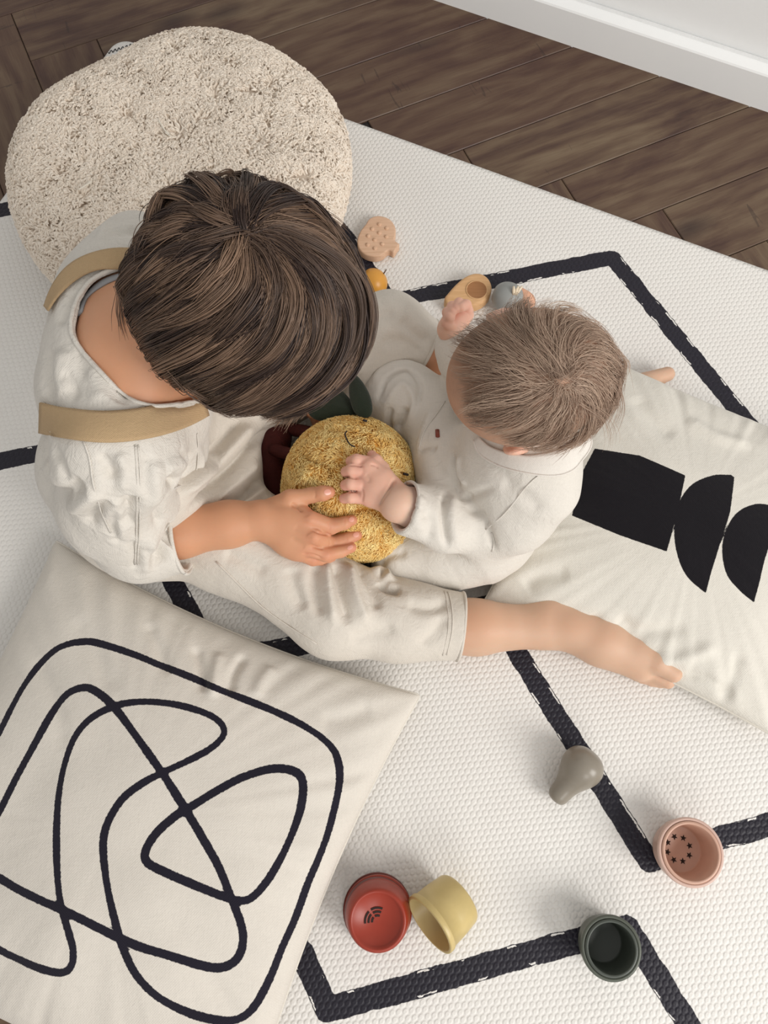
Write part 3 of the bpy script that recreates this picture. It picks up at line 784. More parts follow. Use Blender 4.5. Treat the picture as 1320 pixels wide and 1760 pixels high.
# strawberry-shaped board with bumps
def wood(name, a, b, scale=(4, 60, 60), rough=.55):
    m, nt, bb = mat_new(name); co = objco(nt)
    col = ramp(nt, noise_tex(nt, mapping(nt, co, scale), 6, 4, .6, .5), [(.3, a), (.7, b)])
    nt.links.new(col, bb.inputs['Base Color']); bb.inputs['Roughness'].default_value = rough; bb.inputs['Specular IOR Level'].default_value = .3
    return m
M_beech = wood('beech', s2l(206, 168, 138), s2l(222, 186, 158)); M_beech2 = wood('honey_beech', s2l(205, 160, 112), s2l(222, 180, 134))
def slab(name, outline, z0, z1, mat, parent=None, bev=.0025, seg=3, **props):
    bm = bmesh.new(); vs_ = [bm.verts.new((x, y, z0)) for x, y in outline]; f = bm.faces.new(vs_)
    r = bmesh.ops.extrude_face_region(bm, geom=[f]); tv = [v for v in r['geom'] if isinstance(v, bmesh.types.BMVert)]
    bmesh.ops.translate(bm, verts=tv, vec=(0, 0, z1 - z0)); bmesh.ops.recalc_face_normals(bm, faces=bm.faces)
    te = [e for e in bm.edges if (e.verts[0].co.z > z1 - 1e-6) == (e.verts[1].co.z > z1 - 1e-6)]
    bmesh.ops.bevel(bm, geom=te, offset=bev, segments=seg, affect='EDGES', profile=.6)
    return link(name, bm_mesh(bm, name), mat, parent, **props)
def pxo(pts, h, n=5): return [tuple(P(x, y, h))[:2] for x, y in catmull(pts, n, True)[:-1]]
Z2 = lambda pts, s, ox, oy: [(ox + x / s, oy + y / s) for x, y in pts]
ol = Z2([(300, 100), (250, 115), (225, 150), (195, 190), (178, 240), (190, 290), (225, 320), (275, 332), (320, 322), (345, 300), (362, 296), (385, 308), (405, 280), (417, 262), (398, 246), (388, 235), (396, 200), (392, 160), (360, 118)], 3.3, 560, 340)
sb = thing('wooden_fruit_board', 'flat pink beech fruit toy with rows of round bumps, beside the pouf', 'toy', tuple(P(648, 408, 0)))
slab('body', pxo(ol, .016, 4), .0004, .016, M_beech, sb)
for x, y in Z2([(303, 152), (263, 178), (345, 174), (303, 200), (240, 218), (343, 222), (277, 240), (320, 264), (237, 268), (278, 288)], 3.3, 560, 340):
    p = P(x, y, .0155); bm = bmesh.new(); bmesh.ops.create_uvsphere(bm, u_segments=16, v_segments=8, radius=.0036)
    for v in bm.verts: v.co = Vector((v.co.x, v.co.y, v.co.z * .8)) + p
    link('bump', bm_mesh(bm, 'bump'), M_beech, sb)
# orange
M_or = plastic('orange_lacquer', s2l(214, 152, 62), .35)
po = P(641, 487, .0225); bm = bmesh.new(); bmesh.ops.create_uvsphere(bm, u_segments=40, v_segments=24, radius=.0222)
for v in bm.verts:
    if v.co.z > .012: v.co.z -= .003 * max(0, 1 - math.hypot(v.co.x, v.co.y) / .012)
orr = thing('wooden_orange', 'small glossy orange fruit toy next to the trouser knee of the boy', 'toy', (po.x, po.y, 0))
me = bm_mesh(bm, 'fruit'); me.transform(Matrix.Translation(po) @ Matrix.Rotation(math.radians(-50), 4, 'Y') @ Matrix.Rotation(math.radians(-25), 4, 'X'))
link('fruit', me, M_or, orr)
link('stem', tube_mesh('stem', [tuple(P(656, 475, .034)), tuple(P(661, 468, .036)), tuple(P(664, 463, .037))], [.0013, .001, .0008], 6), simple('stem_brown', s2l(92, 62, 40), .7), orr)
# wooden pear with a round hollow
pear_px = Z2([(520, 250), (512, 215), (545, 170), (590, 120), (650, 70), (715, 42), (775, 45), (820, 75), (845, 125), (840, 180), (805, 230), (750, 262), (690, 277), (620, 282), (550, 282)], 4.125, 640, 460)
wp = thing('wooden_pear_half', 'honey beech half pear toy with a round hollow, lying by the black line', 'toy', tuple(P(805, 500, 0)))
slab('body', pxo(pear_px, .020, 4), .0004, .022, M_beech2, wp, .006, 5)
ce = P(640 + 740 / 4.125, 460 + 158 / 4.125, .0225)
pr_ = [(0, .0003), (.010, .0006), (.0145, .0016), (.0155, .0030), (.0150, .0006), (.0152, -.002)]
link('hollow', lathe([(0, -.0002), (.0135, .0), (.0148, .0004), (.0155, .0001)], 40), wood('shaded_beech', s2l(150, 104, 66), s2l(168, 120, 80)), None).matrix_world = Matrix.Translation(ce)  # flat disc; shade of the hollow is put into its darker beech colour
bpy.data.objects['hollow'].parent = wp; bpy.data.objects['hollow'].matrix_parent_inverse = wp.matrix_world.inverted() if False else Matrix.Translation(-wp.location)
link('hollow_rim', lathe([(.0146, -.0003), (.0150, .0008), (.0160, .0010), (.0170, -.0003)], 40), M_beech2, None).matrix_world = Matrix.Translation(ce)
bpy.data.objects['hollow_rim'].parent = wp; bpy.data.objects['hollow_rim'].matrix_parent_inverse = Matrix.Translation(-wp.location)
# grey onion-shaped toy and small pink one behind the baby's head
g0 = P(872, 512, .024); gt = thing('wooden_turnip', 'grey round turnip toy with a cream stalk, partly behind the head of the baby', 'toy', (g0.x, g0.y, 0))
me = lathe([(0, -.0235), (.010, -.0215), (.019, -.014), (.0235, -.002), (.0225, .009), (.016, .017), (.008, .021), (0, .0225)], 40); me.transform(Matrix.Translation(g0))
link('fruit', me, plastic('pale_grey_lacquer', s2l(150, 152, 150), .4), gt)
M_cream = wood('cream_wood', s2l(222, 205, 178), s2l(235, 222, 200))
for dx in (-3, 2, 6):
    link('stalk', tube_mesh('stalk', [tuple(P(884 + dx * .5, 506, .044)), tuple(P(886 + dx, 499, .050)), tuple(P(888 + dx * 1.6, 492, .052))], [.0022, .0024, .0016], 8), M_cream, gt)
g1 = P(905, 517, .014)
me = lathe([(0, -.0135), (.008, -.012), (.0125, -.005), (.0130, .002), (.010, .010), (.005, .018), (.0015, .023), (0, .0235)], 32)
me.transform(along(g1, P(895, 498, .022)))
link('wooden_radish', me, wood('pink_beech', s2l(214, 160, 130), s2l(226, 176, 148)), label='small pointed pinkish wooden toy leaning on the grey turnip', category='toy')

# ------------------------------------------------------------------ plush fruit
BC = np.array(P(603, 831, .098)); BR = .0845
def onball(px, py, off):
    """point at distance BR+off from the plush centre on the line of sight (or the closest one)"""
    o = np.array([0, 0, H]); d = np.array(ray(px, py)); R = BR + off; oc = o - BC; b = oc @ d; c = oc @ oc - R * R; D = b * b - c
    if D > 0: return o + d * (-b - math.sqrt(D))
    q = o + d * (-b); n = q - BC; return BC + n / np.linalg.norm(n) * R
plush = thing('plush_fruit', 'fluffy yellow round plush fruit with a stitched smile held by both children', 'toy', (BC[0], BC[1], 0))
g = Grid(BC - .12, BC + .12, .003)
g.ell(BC, (BR, BR, BR * .98), None, .01)
g.ell(onball(540, 880, -.04), (.045, .045, .045), None, .02); g.ell(onball(640, 925, -.03), (.045, .045, .04), None, .03)
V, Fq = g.mesh(2); V = strokes(V, Fq, [([(515, 775), (535, 790), (560, 800), (570, 830)], .006, -.006), ([(500, 850), (520, 830), (545, 800)], .006, .004), ([(585, 885), (620, 875), (655, 882), (690, 900)], .006, -.006), ([(650, 905), (680, 915), (705, 905)], .006, -.005), ([(545, 735), (575, 745), (600, 735)], .006, -.003)])
Vpl, Fpl = V, Fq
M_plush = simple('plush_backing', s2l(224, 168, 82), .95, .08, 40, .1)
link('body', mesh_np('body', V, Fq), M_plush, plush)
def mesh_fn(V, Fc, keep=None):
    tri = np.vstack([Fc[:, [0, 1, 2]], Fc[:, [0, 2, 3]]]); a, b, c = (V[tri[:, i]] for i in range(3)); n = np.cross(b - a, c - a); ar = np.linalg.norm(n, axis=1)
    nn = n / np.maximum(ar, 1e-12)[:, None]; 
    if keep is not None: ar = ar * keep((a + b + c) / 3, nn)
    cum = np.cumsum(ar) / ar.sum()
    def fn(m, r):
        i = np.searchsorted(cum, r.random(m)); u = r.random(m); v = r.random(m); f = u + v > 1; u[f] = 1 - u[f]; v[f] = 1 - v[f]
        return a[i] + (b[i] - a[i]) * u[:, None] + (c[i] - a[i]) * v[:, None], nn[i]
    return fn
M_pf = hairmat('plush_fur', s2l(228, 178, 88), s2l(255, 236, 172), .8)
st, rr, tn = surf_curls(mesh_fn(V, Fq), 34000, .0085, .00042, .0040, 5, 45, 5, .8, (.15, 1))
tn = np.clip(.55 + .5 * noise3(st[:, 0], 130) + .15 * rng.normal(size=len(st)), 0, 1)
curves('fur', st, rr, tn, M_pf, plush, kind='stuff')
M_thread = simple('black_thread', s2l(30, 20, 18), .6)
def thread(pts, r=.0011, off=.0065): return catmull([tuple(onball(x, y, off)) for x, y in pts], 4)
link('smile', tube_mesh('smile', thread([(596, 741), (593, 746), (597, 757), (602, 764), (610, 768)]), .0009, 6), M_thread, plush)
for x, y in ((627, 723), (697, 815)):
    link('eye', tube_mesh('eye', thread([(x - 3, y - 1), (x, y), (x + 4, y + 1)]), .0016, 8), M_thread, plush)
M_leaf = cloth('dark_green_felt', s2l(38, 46, 34), 1600, .0003, .0003, .1, sheen=.3)
M_cord = simple('dark_brown_corduroy', s2l(72, 32, 30), .85, .15, 60, .2, .0006, 400)
def leaf(pts, h, name='leaf'):
    c = np.mean(pts, axis=0); ring = catmull(pts, 6, True)[:-1]; V = []; n = len(ring)
    rows = (1, .8, .5, 0.001)
    for s in (1, -1):
        for r in rows:
            for q_ in ring:
                x, y = c + (q_ - c) * r; hh = h + s * (.001 + .005 * (1 - r * r))
                V.append(tuple(P(x, y, hh)))
    Fc = []
    for lay in (0, 1):
        for r in range(3):
            for i in range(n):
                a = lay * 4 * n + r * n + i; b = lay * 4 * n + r * n + (i + 1) % n
                Fc.append((a, b, b + n, a + n) if lay == 0 else (a, a + n, b + n, b))
    for i in range(n): Fc.append((i, 4 * n + i, 4 * n + (i + 1) % n, (i + 1) % n))
    link(name, mesh_np(name, V, Fc), M_leaf, plush)
leaf(np.array([(607, 643), (600, 662), (602, 690), (612, 712), (632, 718), (640, 705), (636, 680), (622, 655)], float), .150)
leaf(np.array([(560, 664), (535, 682), (528, 705), (545, 722), (590, 722), (622, 712), (605, 690), (585, 670)], float), .140)
for pts, r in (([(474, 752, .085), (462, 800, .070), (482, 845, .060)], (.0215, .023, .020)), ([(492, 692, .07), (478, 722, .07), (470, 745, .065)], (.019, .021, .018))):
    g = Grid(BC - [.25, .12, .1], BC + [.05, .2, .08], .0025); q3 = [np.array(P(*p)) for p in pts]; g.chain(list(zip(q3, r)), .01)
    V, Fq = g.mesh(2); link('foot', mesh_np('foot', V, Fq), M_cord, plush)
for pts in ([(468, 772, .095), (495, 780, .105), (530, 788, .12)], [(480, 735, .085), (502, 738, .09), (540, 745, .11)]):
    link('leg', tube_mesh('leg', catmull([tuple(P(*p)) for p in pts], 5), .0085, 14), M_cord, plush)

# ------------------------------------------------------------------ people
SK_BOY = skin('boy_skin', s2l(206, 152, 118), s2l(200, 116, 92)); SK_BABY = skin('baby_skin', s2l(226, 180, 158), s2l(214, 134, 122))
M_shirt = cloth('white_linen', s2l(215, 209, 200), 1300, .00025, .0032, .02)
M_trous = cloth('beige_linen', s2l(212, 204, 193), 1300, .00025, .0018, .03)
M_onesie = cloth('ivory_knit', s2l(219, 213, 204), 1500, .0002, .0018, .02)
M_collar = cloth('white_knit', s2l(224, 218, 210), 1500, .0002, .0008, .02)
M_strap = cloth('tan_webbing', s2l(186, 158, 122), 1700, .0005, .0004, .05, sheen=.05)
M_grey = cloth('grey_jersey', s2l(150, 150, 152), 1700, .0002, .0006, .03)
M_lash = simple('eyelash_dark', s2l(70, 50, 42), .7)
A3 = lambda p: np.array(p, float)
def frame(Fv, Uv):
    Fv = A3(Fv); Fv /= np.linalg.norm(Fv); Uv = A3(Uv); Uv -= (Uv @ Fv) * Fv; Uv /= np.linalg.norm(Uv); Lv = np.cross(Uv, Fv)
    return Fv, Lv, Uv
def head(g, C, fr, rF, rL, rU, s, baby=False, ef=-.008, eo=0):
    Fv, Lv, Uv = fr; R = np.array(fr)
    at = lambda f, l, u: C + (Fv * f + Lv * l + Uv * u) * s
    g.ell(C, (rF, rL, rU), R, .01)
    g.ell(at(.022, 0, -.038), (.066 * s, .058 * s, .058 * s), R, .03)          # face mass
    g.ell(at(.052, 0, -.078), (.026 * s, .030 * s, .020 * s), R, .03)          # chin and jaw
    for l in (1, -1):
        g.ell(at(.056, .034 * l, -.044), (.022 * s, .020 * s, .020 * s), R, .02)     # cheeks
        g.ell(at(.090, .027 * l, -.014), (.013 * s, .017 * s, .010 * s), R, .012, '-')  # eye hollows
        g.ell(at(.079, .027 * l, -.016), (.0115 * s, .0125 * s, .0095 * s), R, .004)     # closed lids
        g.ell(at(ef, (rL / s - .002 + (eo if l > 0 else 0)) * l, -.028), (.018 * s, .0075 * s, .026 * s), R, .008)        # ears
        g.ell(at(ef + .008, (rL / s + .007 + (eo if l > 0 else 0)) * l, -.026), (.0075 * s, .006 * s, .013 * s), R, .004, '-')
    g.cone(at(.084, 0, -.014), at(.098 if not baby else .092, 0, -.034), .0055 * s, .0090 * s, .012)   # nose
    for l in (1, -1): g.ell(at(.088, .009 * l, -.037), (.007 * s, .0055 * s, .005 * s), R, .006)
    g.ell(at(.080, 0, -.055), (.010 * s, .017 * s, .0045 * s), R, .005); g.ell(at(.078, 0, -.063), (.010 * s, .014 * s, .005 * s), R, .005)
    g.ell(at(.093, 0, -.0592), (.008 * s, .016 * s, .0012 * s), R, .002, '-')
    return at
def hand_chain(g, pts, r, k=.004): g.chain([(A3(p), q) for p, q in zip(pts, r)], k)
def bumpy(V, Fc, amps, seed=0):
    N = normals(V, Fc); d = 0
    for sc, a in amps: d = d + noise3(V + seed * .37, sc) * a
    return V + N * d[:, None]
def sew(name, tree, pts, r, mat, parent, lift=.0009, flat=.6, n=5):
    pl = catmull(pts, n); q = [cast(tree, x, y, lift) for x, y in pl]; q = [x for x in q if x is not None]
    if len(q) < 3: return None
    pp = np.array([x[0] for x in q]); nn = np.array([x[1] for x in q])
    for _ in range(2): pp[1:-1] = (pp[:-2] + 2 * pp[1:-1] + pp[2:]) / 4
    return link(name, tube_mesh(name, pp, r, 8, flat, nn), mat, parent)
def ribbon(name, tree, edgeA, edgeB, mat, parent, lift=.0046, th=.0020, n=40, m=9, tail=()):
    """webbing laid over a garment between two edge lines seen in the photograph; tail = extra 3-D points (a,b) pairs that carry on out of sight"""
    ea_ = resample(catmull(edgeA, 8), n); eb_ = resample(catmull(edgeB, 8), n); rows = []
    for a, b in zip(ea_, eb_):
        row = []
        for t in np.linspace(0, 1, m):
            x, y = a + (b - a) * t; h = cast(tree, x, y, lift); row.append(h[0] if h is not None else None)
        rows.append(row)
    rows = [r for r in rows if all(x is not None for x in r)]
    G_ = np.array(rows)
    for _ in range(14):
        G_[1:-1] = (G_[:-2] + 2 * G_[1:-1] + G_[2:]) / 4
        G_[:, 1:-1] = (G_[:, :-2] + 2 * G_[:, 1:-1] + G_[:, 2:]) / 4
    for i in range(G_.shape[0]):
        for j in range(m):
            o = Vector((0, 0, H)); d = Vector(G_[i, j]) - o; hh = tree.ray_cast(o, d.normalized())
            if hh[0] is not None and hh[3] < d.length + lift: G_[i, j] = np.array(hh[0] - d.normalized() * lift)
    for _ in range(2): G_[1:-1, 1:-1] = (G_[:-2, 1:-1] + G_[2:, 1:-1] + G_[1:-1, :-2] + G_[1:-1, 2:] + 2 * G_[1:-1, 1:-1]) / 6
    for (a, b) in tail: G_ = np.vstack([G_, np.array([[A3(a) + (A3(b) - A3(a)) * t for t in np.linspace(0, 1, m)]])])
    k = len(G_); du = np.gradient(G_, axis=0); dv = np.gradient(G_, axis=1); nn = np.cross(du, dv); nn /= np.maximum(np.linalg.norm(nn, axis=2), 1e-9)[..., None]
    if nn[..., 2].mean() < 0: nn = -nn
    T = G_ + nn * th * .5; B = G_ - nn * th * .5
    V = np.vstack([T.reshape(-1, 3), B.reshape(-1, 3)]); ids = np.arange(k * m).reshape(k, m); off = k * m
    q = np.stack([ids[:-1, :-1], ids[1:, :-1], ids[1:, 1:], ids[:-1, 1:]], -1).reshape(-1, 4)
    br = np.concatenate([ids[:, 0], ids[-1, 1:], ids[-2::-1, -1], ids[0, -2:0:-1]])
    side = np.stack([br, br + off, np.roll(br, -1) + off, np.roll(br, -1)], 1)
    me = mesh_np(name, V, np.vstack([q, q[:, ::-1] + off, side])); bm = bmesh.new(); bm.from_mesh(me); bmesh.ops.recalc_face_normals(bm, faces=bm.faces); bm.to_mesh(me); bm.free()
    return link(name, me, mat, parent)
def flush_attr(me, V, pts, r, amt=.6):
    f = np.zeros(len(V))
    for p in pts: f = np.maximum(f, amt * np.exp(-(np.linalg.norm(V - A3(p), axis=1) / r) ** 2))
    attr(me, 'flush', f)

# ---- the boy
boy = thing('boy', 'brown haired boy sitting in white shirt and beige trousers with tan straps', 'person', (-.31, .37, 0))
HC = A3((-.124, .403, .425)); hf = frame((.62, -.42, -.66), (.546, -.37, .75))
g = Grid((-.42, .06, 0.001), (.44, .64, .535), .0021)
pel = A3((-.315, .372, .10)); chest = A3(P(222, 612, .285))
for dy in (-.045, .045):
    g.cone(pel + [0, dy, 0], chest + [.014, dy * .75, -.005], .068, .062, .03)
g.cone(chest + [.018, -.033, .026], chest + [.027, .026, .038], .062, .060, .04)
neck0 = A3(P(235, 588, .355)); g.cone(neck0, HC - hf[0] * .03 - hf[2] * .03, .050, .043, .035)
shR, shL = A3(P(212, 778, .325)), A3(P(232, 440, .325))
g.cone(shR, neck0 + [0, -.02, -.008], .036, .042, .03); g.cone(shL, neck0 + [0, .02, -.008], .034, .042, .03)
at = head(g, HC, hf, .0905, .073, .086, .95)
elR, wrR = A3(P(235, 925, .150)), A3(P(448, 893, .160))
fore = elR + (wrR - elR) * .35
g.chain([(shR, .036), (elR, .032), (elR + (wrR - elR) * .28, .030)], .02)
kn = [A3(P(533, 893, .172)), A3(P(539, 922, .166)), A3(P(533, 944, .152)), A3(P(517, 952, .142))]
fdirs = [[(kn[0], .0108), (onball(568, 905, .014), .0098), (onball(592, 899, .009), .0078), (onball(605, 894, .005), .0064)],
         [(kn[1], .0104), (onball(568, 934, .016), .0094), (onball(597, 926, .009), .0080), (onball(613, 920, .005), .0066)],
         [(kn[2], .0098), (A3(P(560, 953, .146)), .0088), (A3(P(586, 948, .138)), .0074), (A3(P(604, 941, .138)), .0062)],
         [(kn[3], .0090), (A3(P(538, 961, .134)), .0082), (A3(P(556, 962, .126)), .0072), (A3(P(570, 957, .120)), .0062)]]
thumb = [(A3(P(474, 874, .160)), .0150), (A3(P(499, 858, .172)), .0110), (onball(536, 851, .010), .0086), (onball(555, 848, .008), .0084), (onball(566, 846, .005), .0070)]
ga = Grid((-.30, .17, .06), (-.01, .37, .24), .00115)
ga.chain([(elR + (wrR - elR) * -.05, .031), (fore, .0305), (elR + (wrR - elR) * .75, .0265), (wrR, .0222)], .012)
for i, k_ in enumerate(kn): ga.cone(wrR + (kn[0] - kn[3]) * (.12 - .09 * i) * .6, k_ - (k_ - wrR) * .10, .0165, .0112, .010)
ga.cone(A3(P(496, 880, .160)), A3(P(496, 934, .145)), .0150, .0135, .016); ga.cone(A3(P(520, 888, .164)), A3(P(516, 944, .146)), .0125, .0110, .010)
for f_ in fdirs: ga.chain(f_, .0022)
ga.chain(thumb, .005)
# left arm and hand, under the head
elL, wrL = A3((-.150, .530, .19)), A3((-.085, .465, .15))
g.chain([(shL, .034), (elL, .032), (wrL, .021)], .02)
ph = BC + np.array([-.045, .135, .012]); g.cone(wrL, ph, .017, .014, .012)
for i in range(4):
    d0 = np.array([.02, -.015, 0]) * (i - 1.5) * .9; a_ = ph + d0 * .6; b_ = BC + (np.array([-.030, .082, -.030]) + d0) ; b_ = BC + (b_ - BC) / np.linalg.norm(b_ - BC) * (BR + .008)
    hand_chain(g, [a_, (a_ + b_) / 2 + [0, 0, .006], b_], [.009, .008, .0066])
hand_chain(g, [ph, ph + [-.012, -.02, .004], ph + [-.006, -.042, .004]], [.011, .009, .0075])
# legs
kneeR, ankR = A3(P(578, 1052, .062)), A3(P(925, 1078, .034))
hipR, hipL = pel + [.02, -.06, -.015], pel + [.02, .06, -.015]
g.chain([(hipR, .066), (A3(P(425, 930, .075)), .054), (kneeR, .047)], .02); g.chain([(kneeR, .044), (A3(P(700, 1072, .050)), .0420), (A3(P(820, 1078, .040)), .0345), (ankR, .0265)], .012)
kneeL, ankL = A3(P(668, 572, .105)), A3(P(950, 666, .034))
g.chain([(hipL, .070), (kneeL, .048)], .02); g.chain([(kneeL, .040), (A3(P(752, 612, .080)), .0345), (ankL, .027)], .012)
# right foot
Q = lambda x, y, h: A3(P(x, y, h))
g.ell(Q(953, 1044, .030), (.024, .024, .024), None, .022)
g.cone(Q(935, 1072, .036), Q(1030, 1102, .036), .0270, .0265, .02); g.cone(Q(960, 1058, .030), Q(1040, 1092, .030), .022, .022, .02)
g.cone(Q(1030, 1102, .036), Q(1098, 1130, .033), .0262, .0215, .02); g.cone(Q(1040, 1110, .026), Q(1100, 1148, .022), .022, .016, .02)
g.ell(Q(1088, 1118, .038), (.019, .017, .015), None, .014); g.ell(Q(985, 1078, .052), (.016, .013, .012), None, .02)
g.chain([(Q(1098, 1122, .040), .0170), (Q(1130, 1138, .043), .0140), (Q(1157, 1158, .040), .0112)], .006)
for (x0, y0, h0, x1, y1, h1, r) in ((1105, 1148, .024, 1148, 1172, .020, .0090), (1100, 1152, .018, 1135, 1172, .012, .0083), (1090, 1152, .014, 1120, 1170, .010, .0078), (1080, 1152, .012, 1104, 1165, .0095, .0075)):
    g.cone(Q(x0, y0, h0), Q(x1, y1, h1), r * 1.15, r, .004)
# left foot
g.ell(Q(962, 655, .03), (.026, .026, .024), None, .022)
g.cone(Q(955, 668, .030), Q(1050, 678, .025), .025, .020, .02); g.cone(Q(1050, 678, .025), Q(1112, 664, .022), .020, .016, .02)
g.cone(Q(1106, 656, .024), Q(1147, 643, .020), .013, .0108, .008)
for i in range(4): g.cone(Q(1098, 660 + i * 5, .018), Q(1132 - i * 9, 662 + i * 6, .012), .0085, .0075 - i * .0004, .004)
g.floor(.0012)
V, Fq = g.mesh(2)
Va, Fa = ga.mesh(3)
Va = strokes(Va, Fa, [([(536, 911), (552, 917), (570, 919)], .0014, -.0022), ([(534, 936), (545, 941), (556, 944)], .0013, -.0018), ([(520, 951), (538, 953), (554, 960)], .0013, -.0018), ([(500, 866), (510, 871), (520, 880)], .0020, -.0022),
    ([(566, 897), (567, 905), (566, 912)], .0011, -.0005), ([(566, 927), (567, 934), (565, 940)], .0011, -.0005), ([(541, 843), (542, 850), (541, 857)], .0011, -.0006), ([(592, 892), (592, 898), (591, 904)], .0009, -.0004), ([(595, 919), (596, 925), (596, 931)], .0009, -.0004),
    ([(505, 905), (520, 915), (530, 920)], .0040, -.0008), ([(500, 925), (515, 935), (525, 940)], .0040, -.0008), ([(528, 886), (532, 893), (534, 900)], .0045, .0008), ([(534, 915), (538, 921), (539, 928)], .0045, .0008)])
Fq = np.vstack([Fq, Fa + len(V)]); V = np.vstack([V, Va])
me = mesh_np('body', V, Fq)
flush_attr(me, V, [f_[-1][0] for f_ in fdirs] + [thumb[-1][0], Q(1155, 1160, .036), Q(1148, 1172, .020), Q(952, 1040, .03), Q(1092, 1115, .045)] + kn + [f_[1][0] for f_ in fdirs], .011, .5)
attr(me, 'pale', np.clip((V[:, 0] + .02) * 12, 0, .9) * np.clip((.10 - V[:, 2]) * 25, 0, 1))
body = link('body', me, SK_BOY, boy)
bodytree = bvh(V, Fq)
def nail(px, py, dx, dy, w, l, parent, tree):
    """thin curved nail plate lying on a finger tip"""
    rows = []
    for i in np.linspace(-1, 1, 6):
        for j in np.linspace(-1, 1, 6):
            u, v = i * math.sqrt(1 - j * j / 2) * l, j * math.sqrt(1 - i * i / 2) * w
            h = cast(tree, px + dx * u - dy * v, py + dy * u + dx * v, .00035)
            if h is None: return
            rows.append(h[0])
    ids = np.arange(36).reshape(6, 6); link('nail', mesh_np('nail', np.array(rows), np.stack([ids[:-1, :-1], ids[1:, :-1], ids[1:, 1:], ids[:-1, 1:]], -1).reshape(-1, 4)), M_nail, parent)
M_nail = simple('nail_pink', s2l(222, 160, 140), .3, .02, 40, .5)
for (x, y, dx, dy, w_, l_) in ((604, 893, .93, -.36, 4.0, 5.0), (612, 919, .93, -.36, 4.2, 5.5), (602, 941, .9, -.43, 3.2, 5.5), (563, 846, 1, -.1, 5.0, 6.0)):
    nail(x, y, dx, dy, w_, l_, body, bodytree)
for l in (1, -1):
    c = [at(.0895, .027 * l + .0115 * t, -.020 - .002 * (1 - t * t)) for t in np.linspace(-1, 1, 7)]
    link('eyelash', tube_mesh('eyelash', c, .0007, 5), M_lash, body)
    c = [at(.0935 - .006 * abs(t), .027 * l + .014 * t, .004 + .002 * (1 - t * t)) for t in np.linspace(-1, 1, 7)]
    link('eyebrow', tube_mesh('eyebrow', c, .0013, 6, .5), M_lash, body)

# shirt
g = Grid((-.45, .10, .02), (-.05, .67, .42), .0024)
for dy in (-.05, .05):
    g.cone(pel + [.0, dy, .0], chest + [.004, dy * .9, -.01], .088, .086, .02)
g.cone(chest + [.004, -.045, .02], chest + [.010, .040, .035], .084, .080, .03)
g.cone(shR + [-.004, .005, 0], shL + [.006, -.014, 0], .060, .046, .03)
cufR = A3(P(310, 925, .152)); dcu = (wrR - elR) / np.linalg.norm(wrR - elR)
g.chain([(shR + [-.004, 0, 0], .060), (A3(P(205, 862, .22)), .062), (A3(P(242, 915, .16)), .057)], .02); g.cone(A3(P(242, 915, .16)), cufR + dcu * .01, .054, .0430, .015)
g.ell(A3(P(130, 815, .20)), (.04, .045, .06), None, .03)
g.chain([(shL + [.008, 0, 0], .045), (elL + [-.01, .0, 0], .046), (elL + (wrL - elL) * .35, .040)], .02)
# openings: neck, sleeve
NL = [(245, 452), (205, 464), (168, 482), (145, 505), (130, 540), (128, 572), (150, 605), (185, 645), (220, 680), (262, 695), (300, 692), (345, 684), (420, 640), (420, 480), (330, 440)]
g.hole(catmull(NL, 4, True), (-.40, .25, .29), (-.08, .60, .42))
g.cone(cufR - dcu * .016, cufR + dcu * .07, .0355, .045, .003, '-')
g.cut(cufR + dcu * .003, dcu, .062)
V, Fq = g.mesh(2); V = bumpy(V, Fq, [(14, .0035), (32, .0020)], 1)
V = strokes(V, Fq, gain=1.3, lines=[
    ([(215, 905), (222, 880), (228, 855)], .008, -.010), ([(200, 930), (208, 905), (210, 880)], .009, .006), ([(292, 815), (300, 830), (320, 836)], .006, -.010), ([(285, 808), (300, 800), (330, 790)], .008, .004),
    ([(270, 975), (280, 940), (300, 915)], .008, -.009), ([(255, 985), (258, 950), (262, 920)], .008, .005), ([(290, 900), (296, 915), (300, 930)], .006, -.005), ([(250, 940), (262, 960), (262, 980)], .006, -.004),
    ([(105, 850), (125, 842), (142, 830)], .008, -.008), ([(120, 875), (145, 862), (165, 845)], .009, .006), ([(150, 905), (165, 880), (185, 865)], .008, -.007), ([(80, 790), (100, 830), (130, 850)], .010, .004),
    ([(150, 635), (168, 660), (175, 690)], .009, .003), ([(135, 600), (140, 630), (150, 655)], .006, -.002), ([(170, 780), (185, 800), (190, 830)], .006, -.004), ([(205, 775), (212, 810), (205, 850)], .006, .004), ([(255, 780), (250, 820), (258, 860)], .006, -.0035), ([(285, 850), (270, 880), (275, 905)], .006, -.005), ([(90, 700 + 70), (105, 800), (112, 830)], .006, -.004), ([(310, 770), (320, 800), (312, 822)], .005, -.004), ([(225, 930), (235, 955), (232, 978)], .005, -.004), ([(200, 640 + 240), (195, 905), (205, 935)], .006, -.005), ([(225, 385), (240, 405), (250, 425)], .005, -.003), ([(110, 640), (125, 660), (130, 690)], .006, -.003), ([(110, 600), (105, 640), (115, 680)], .012, .004), ([(85, 600), (82, 640), (90, 690)], .010, -.004), ([(200, 690), (215, 675), (240, 690)], .010, -.004),
    ([(190, 400), (230, 395), (270, 390)], .008, -.004), ([(175, 415), (180, 395), (190, 385)], .006, .004), ([(100, 560), (112, 530), (130, 500)], .008, -.004), ([(330, 760), (345, 790), (335, 830)], .006, .004), ([(268, 790), (262, 830), (270, 870)], .012, .004), ([(195, 800), (200, 840), (190, 870)], .012, -.004)])
Vsh, Fsh = V, Fq
shirt = link('shirt', mesh_np('shirt', V, Fq), M_shirt, boy); ts = bvh(V, Fq)
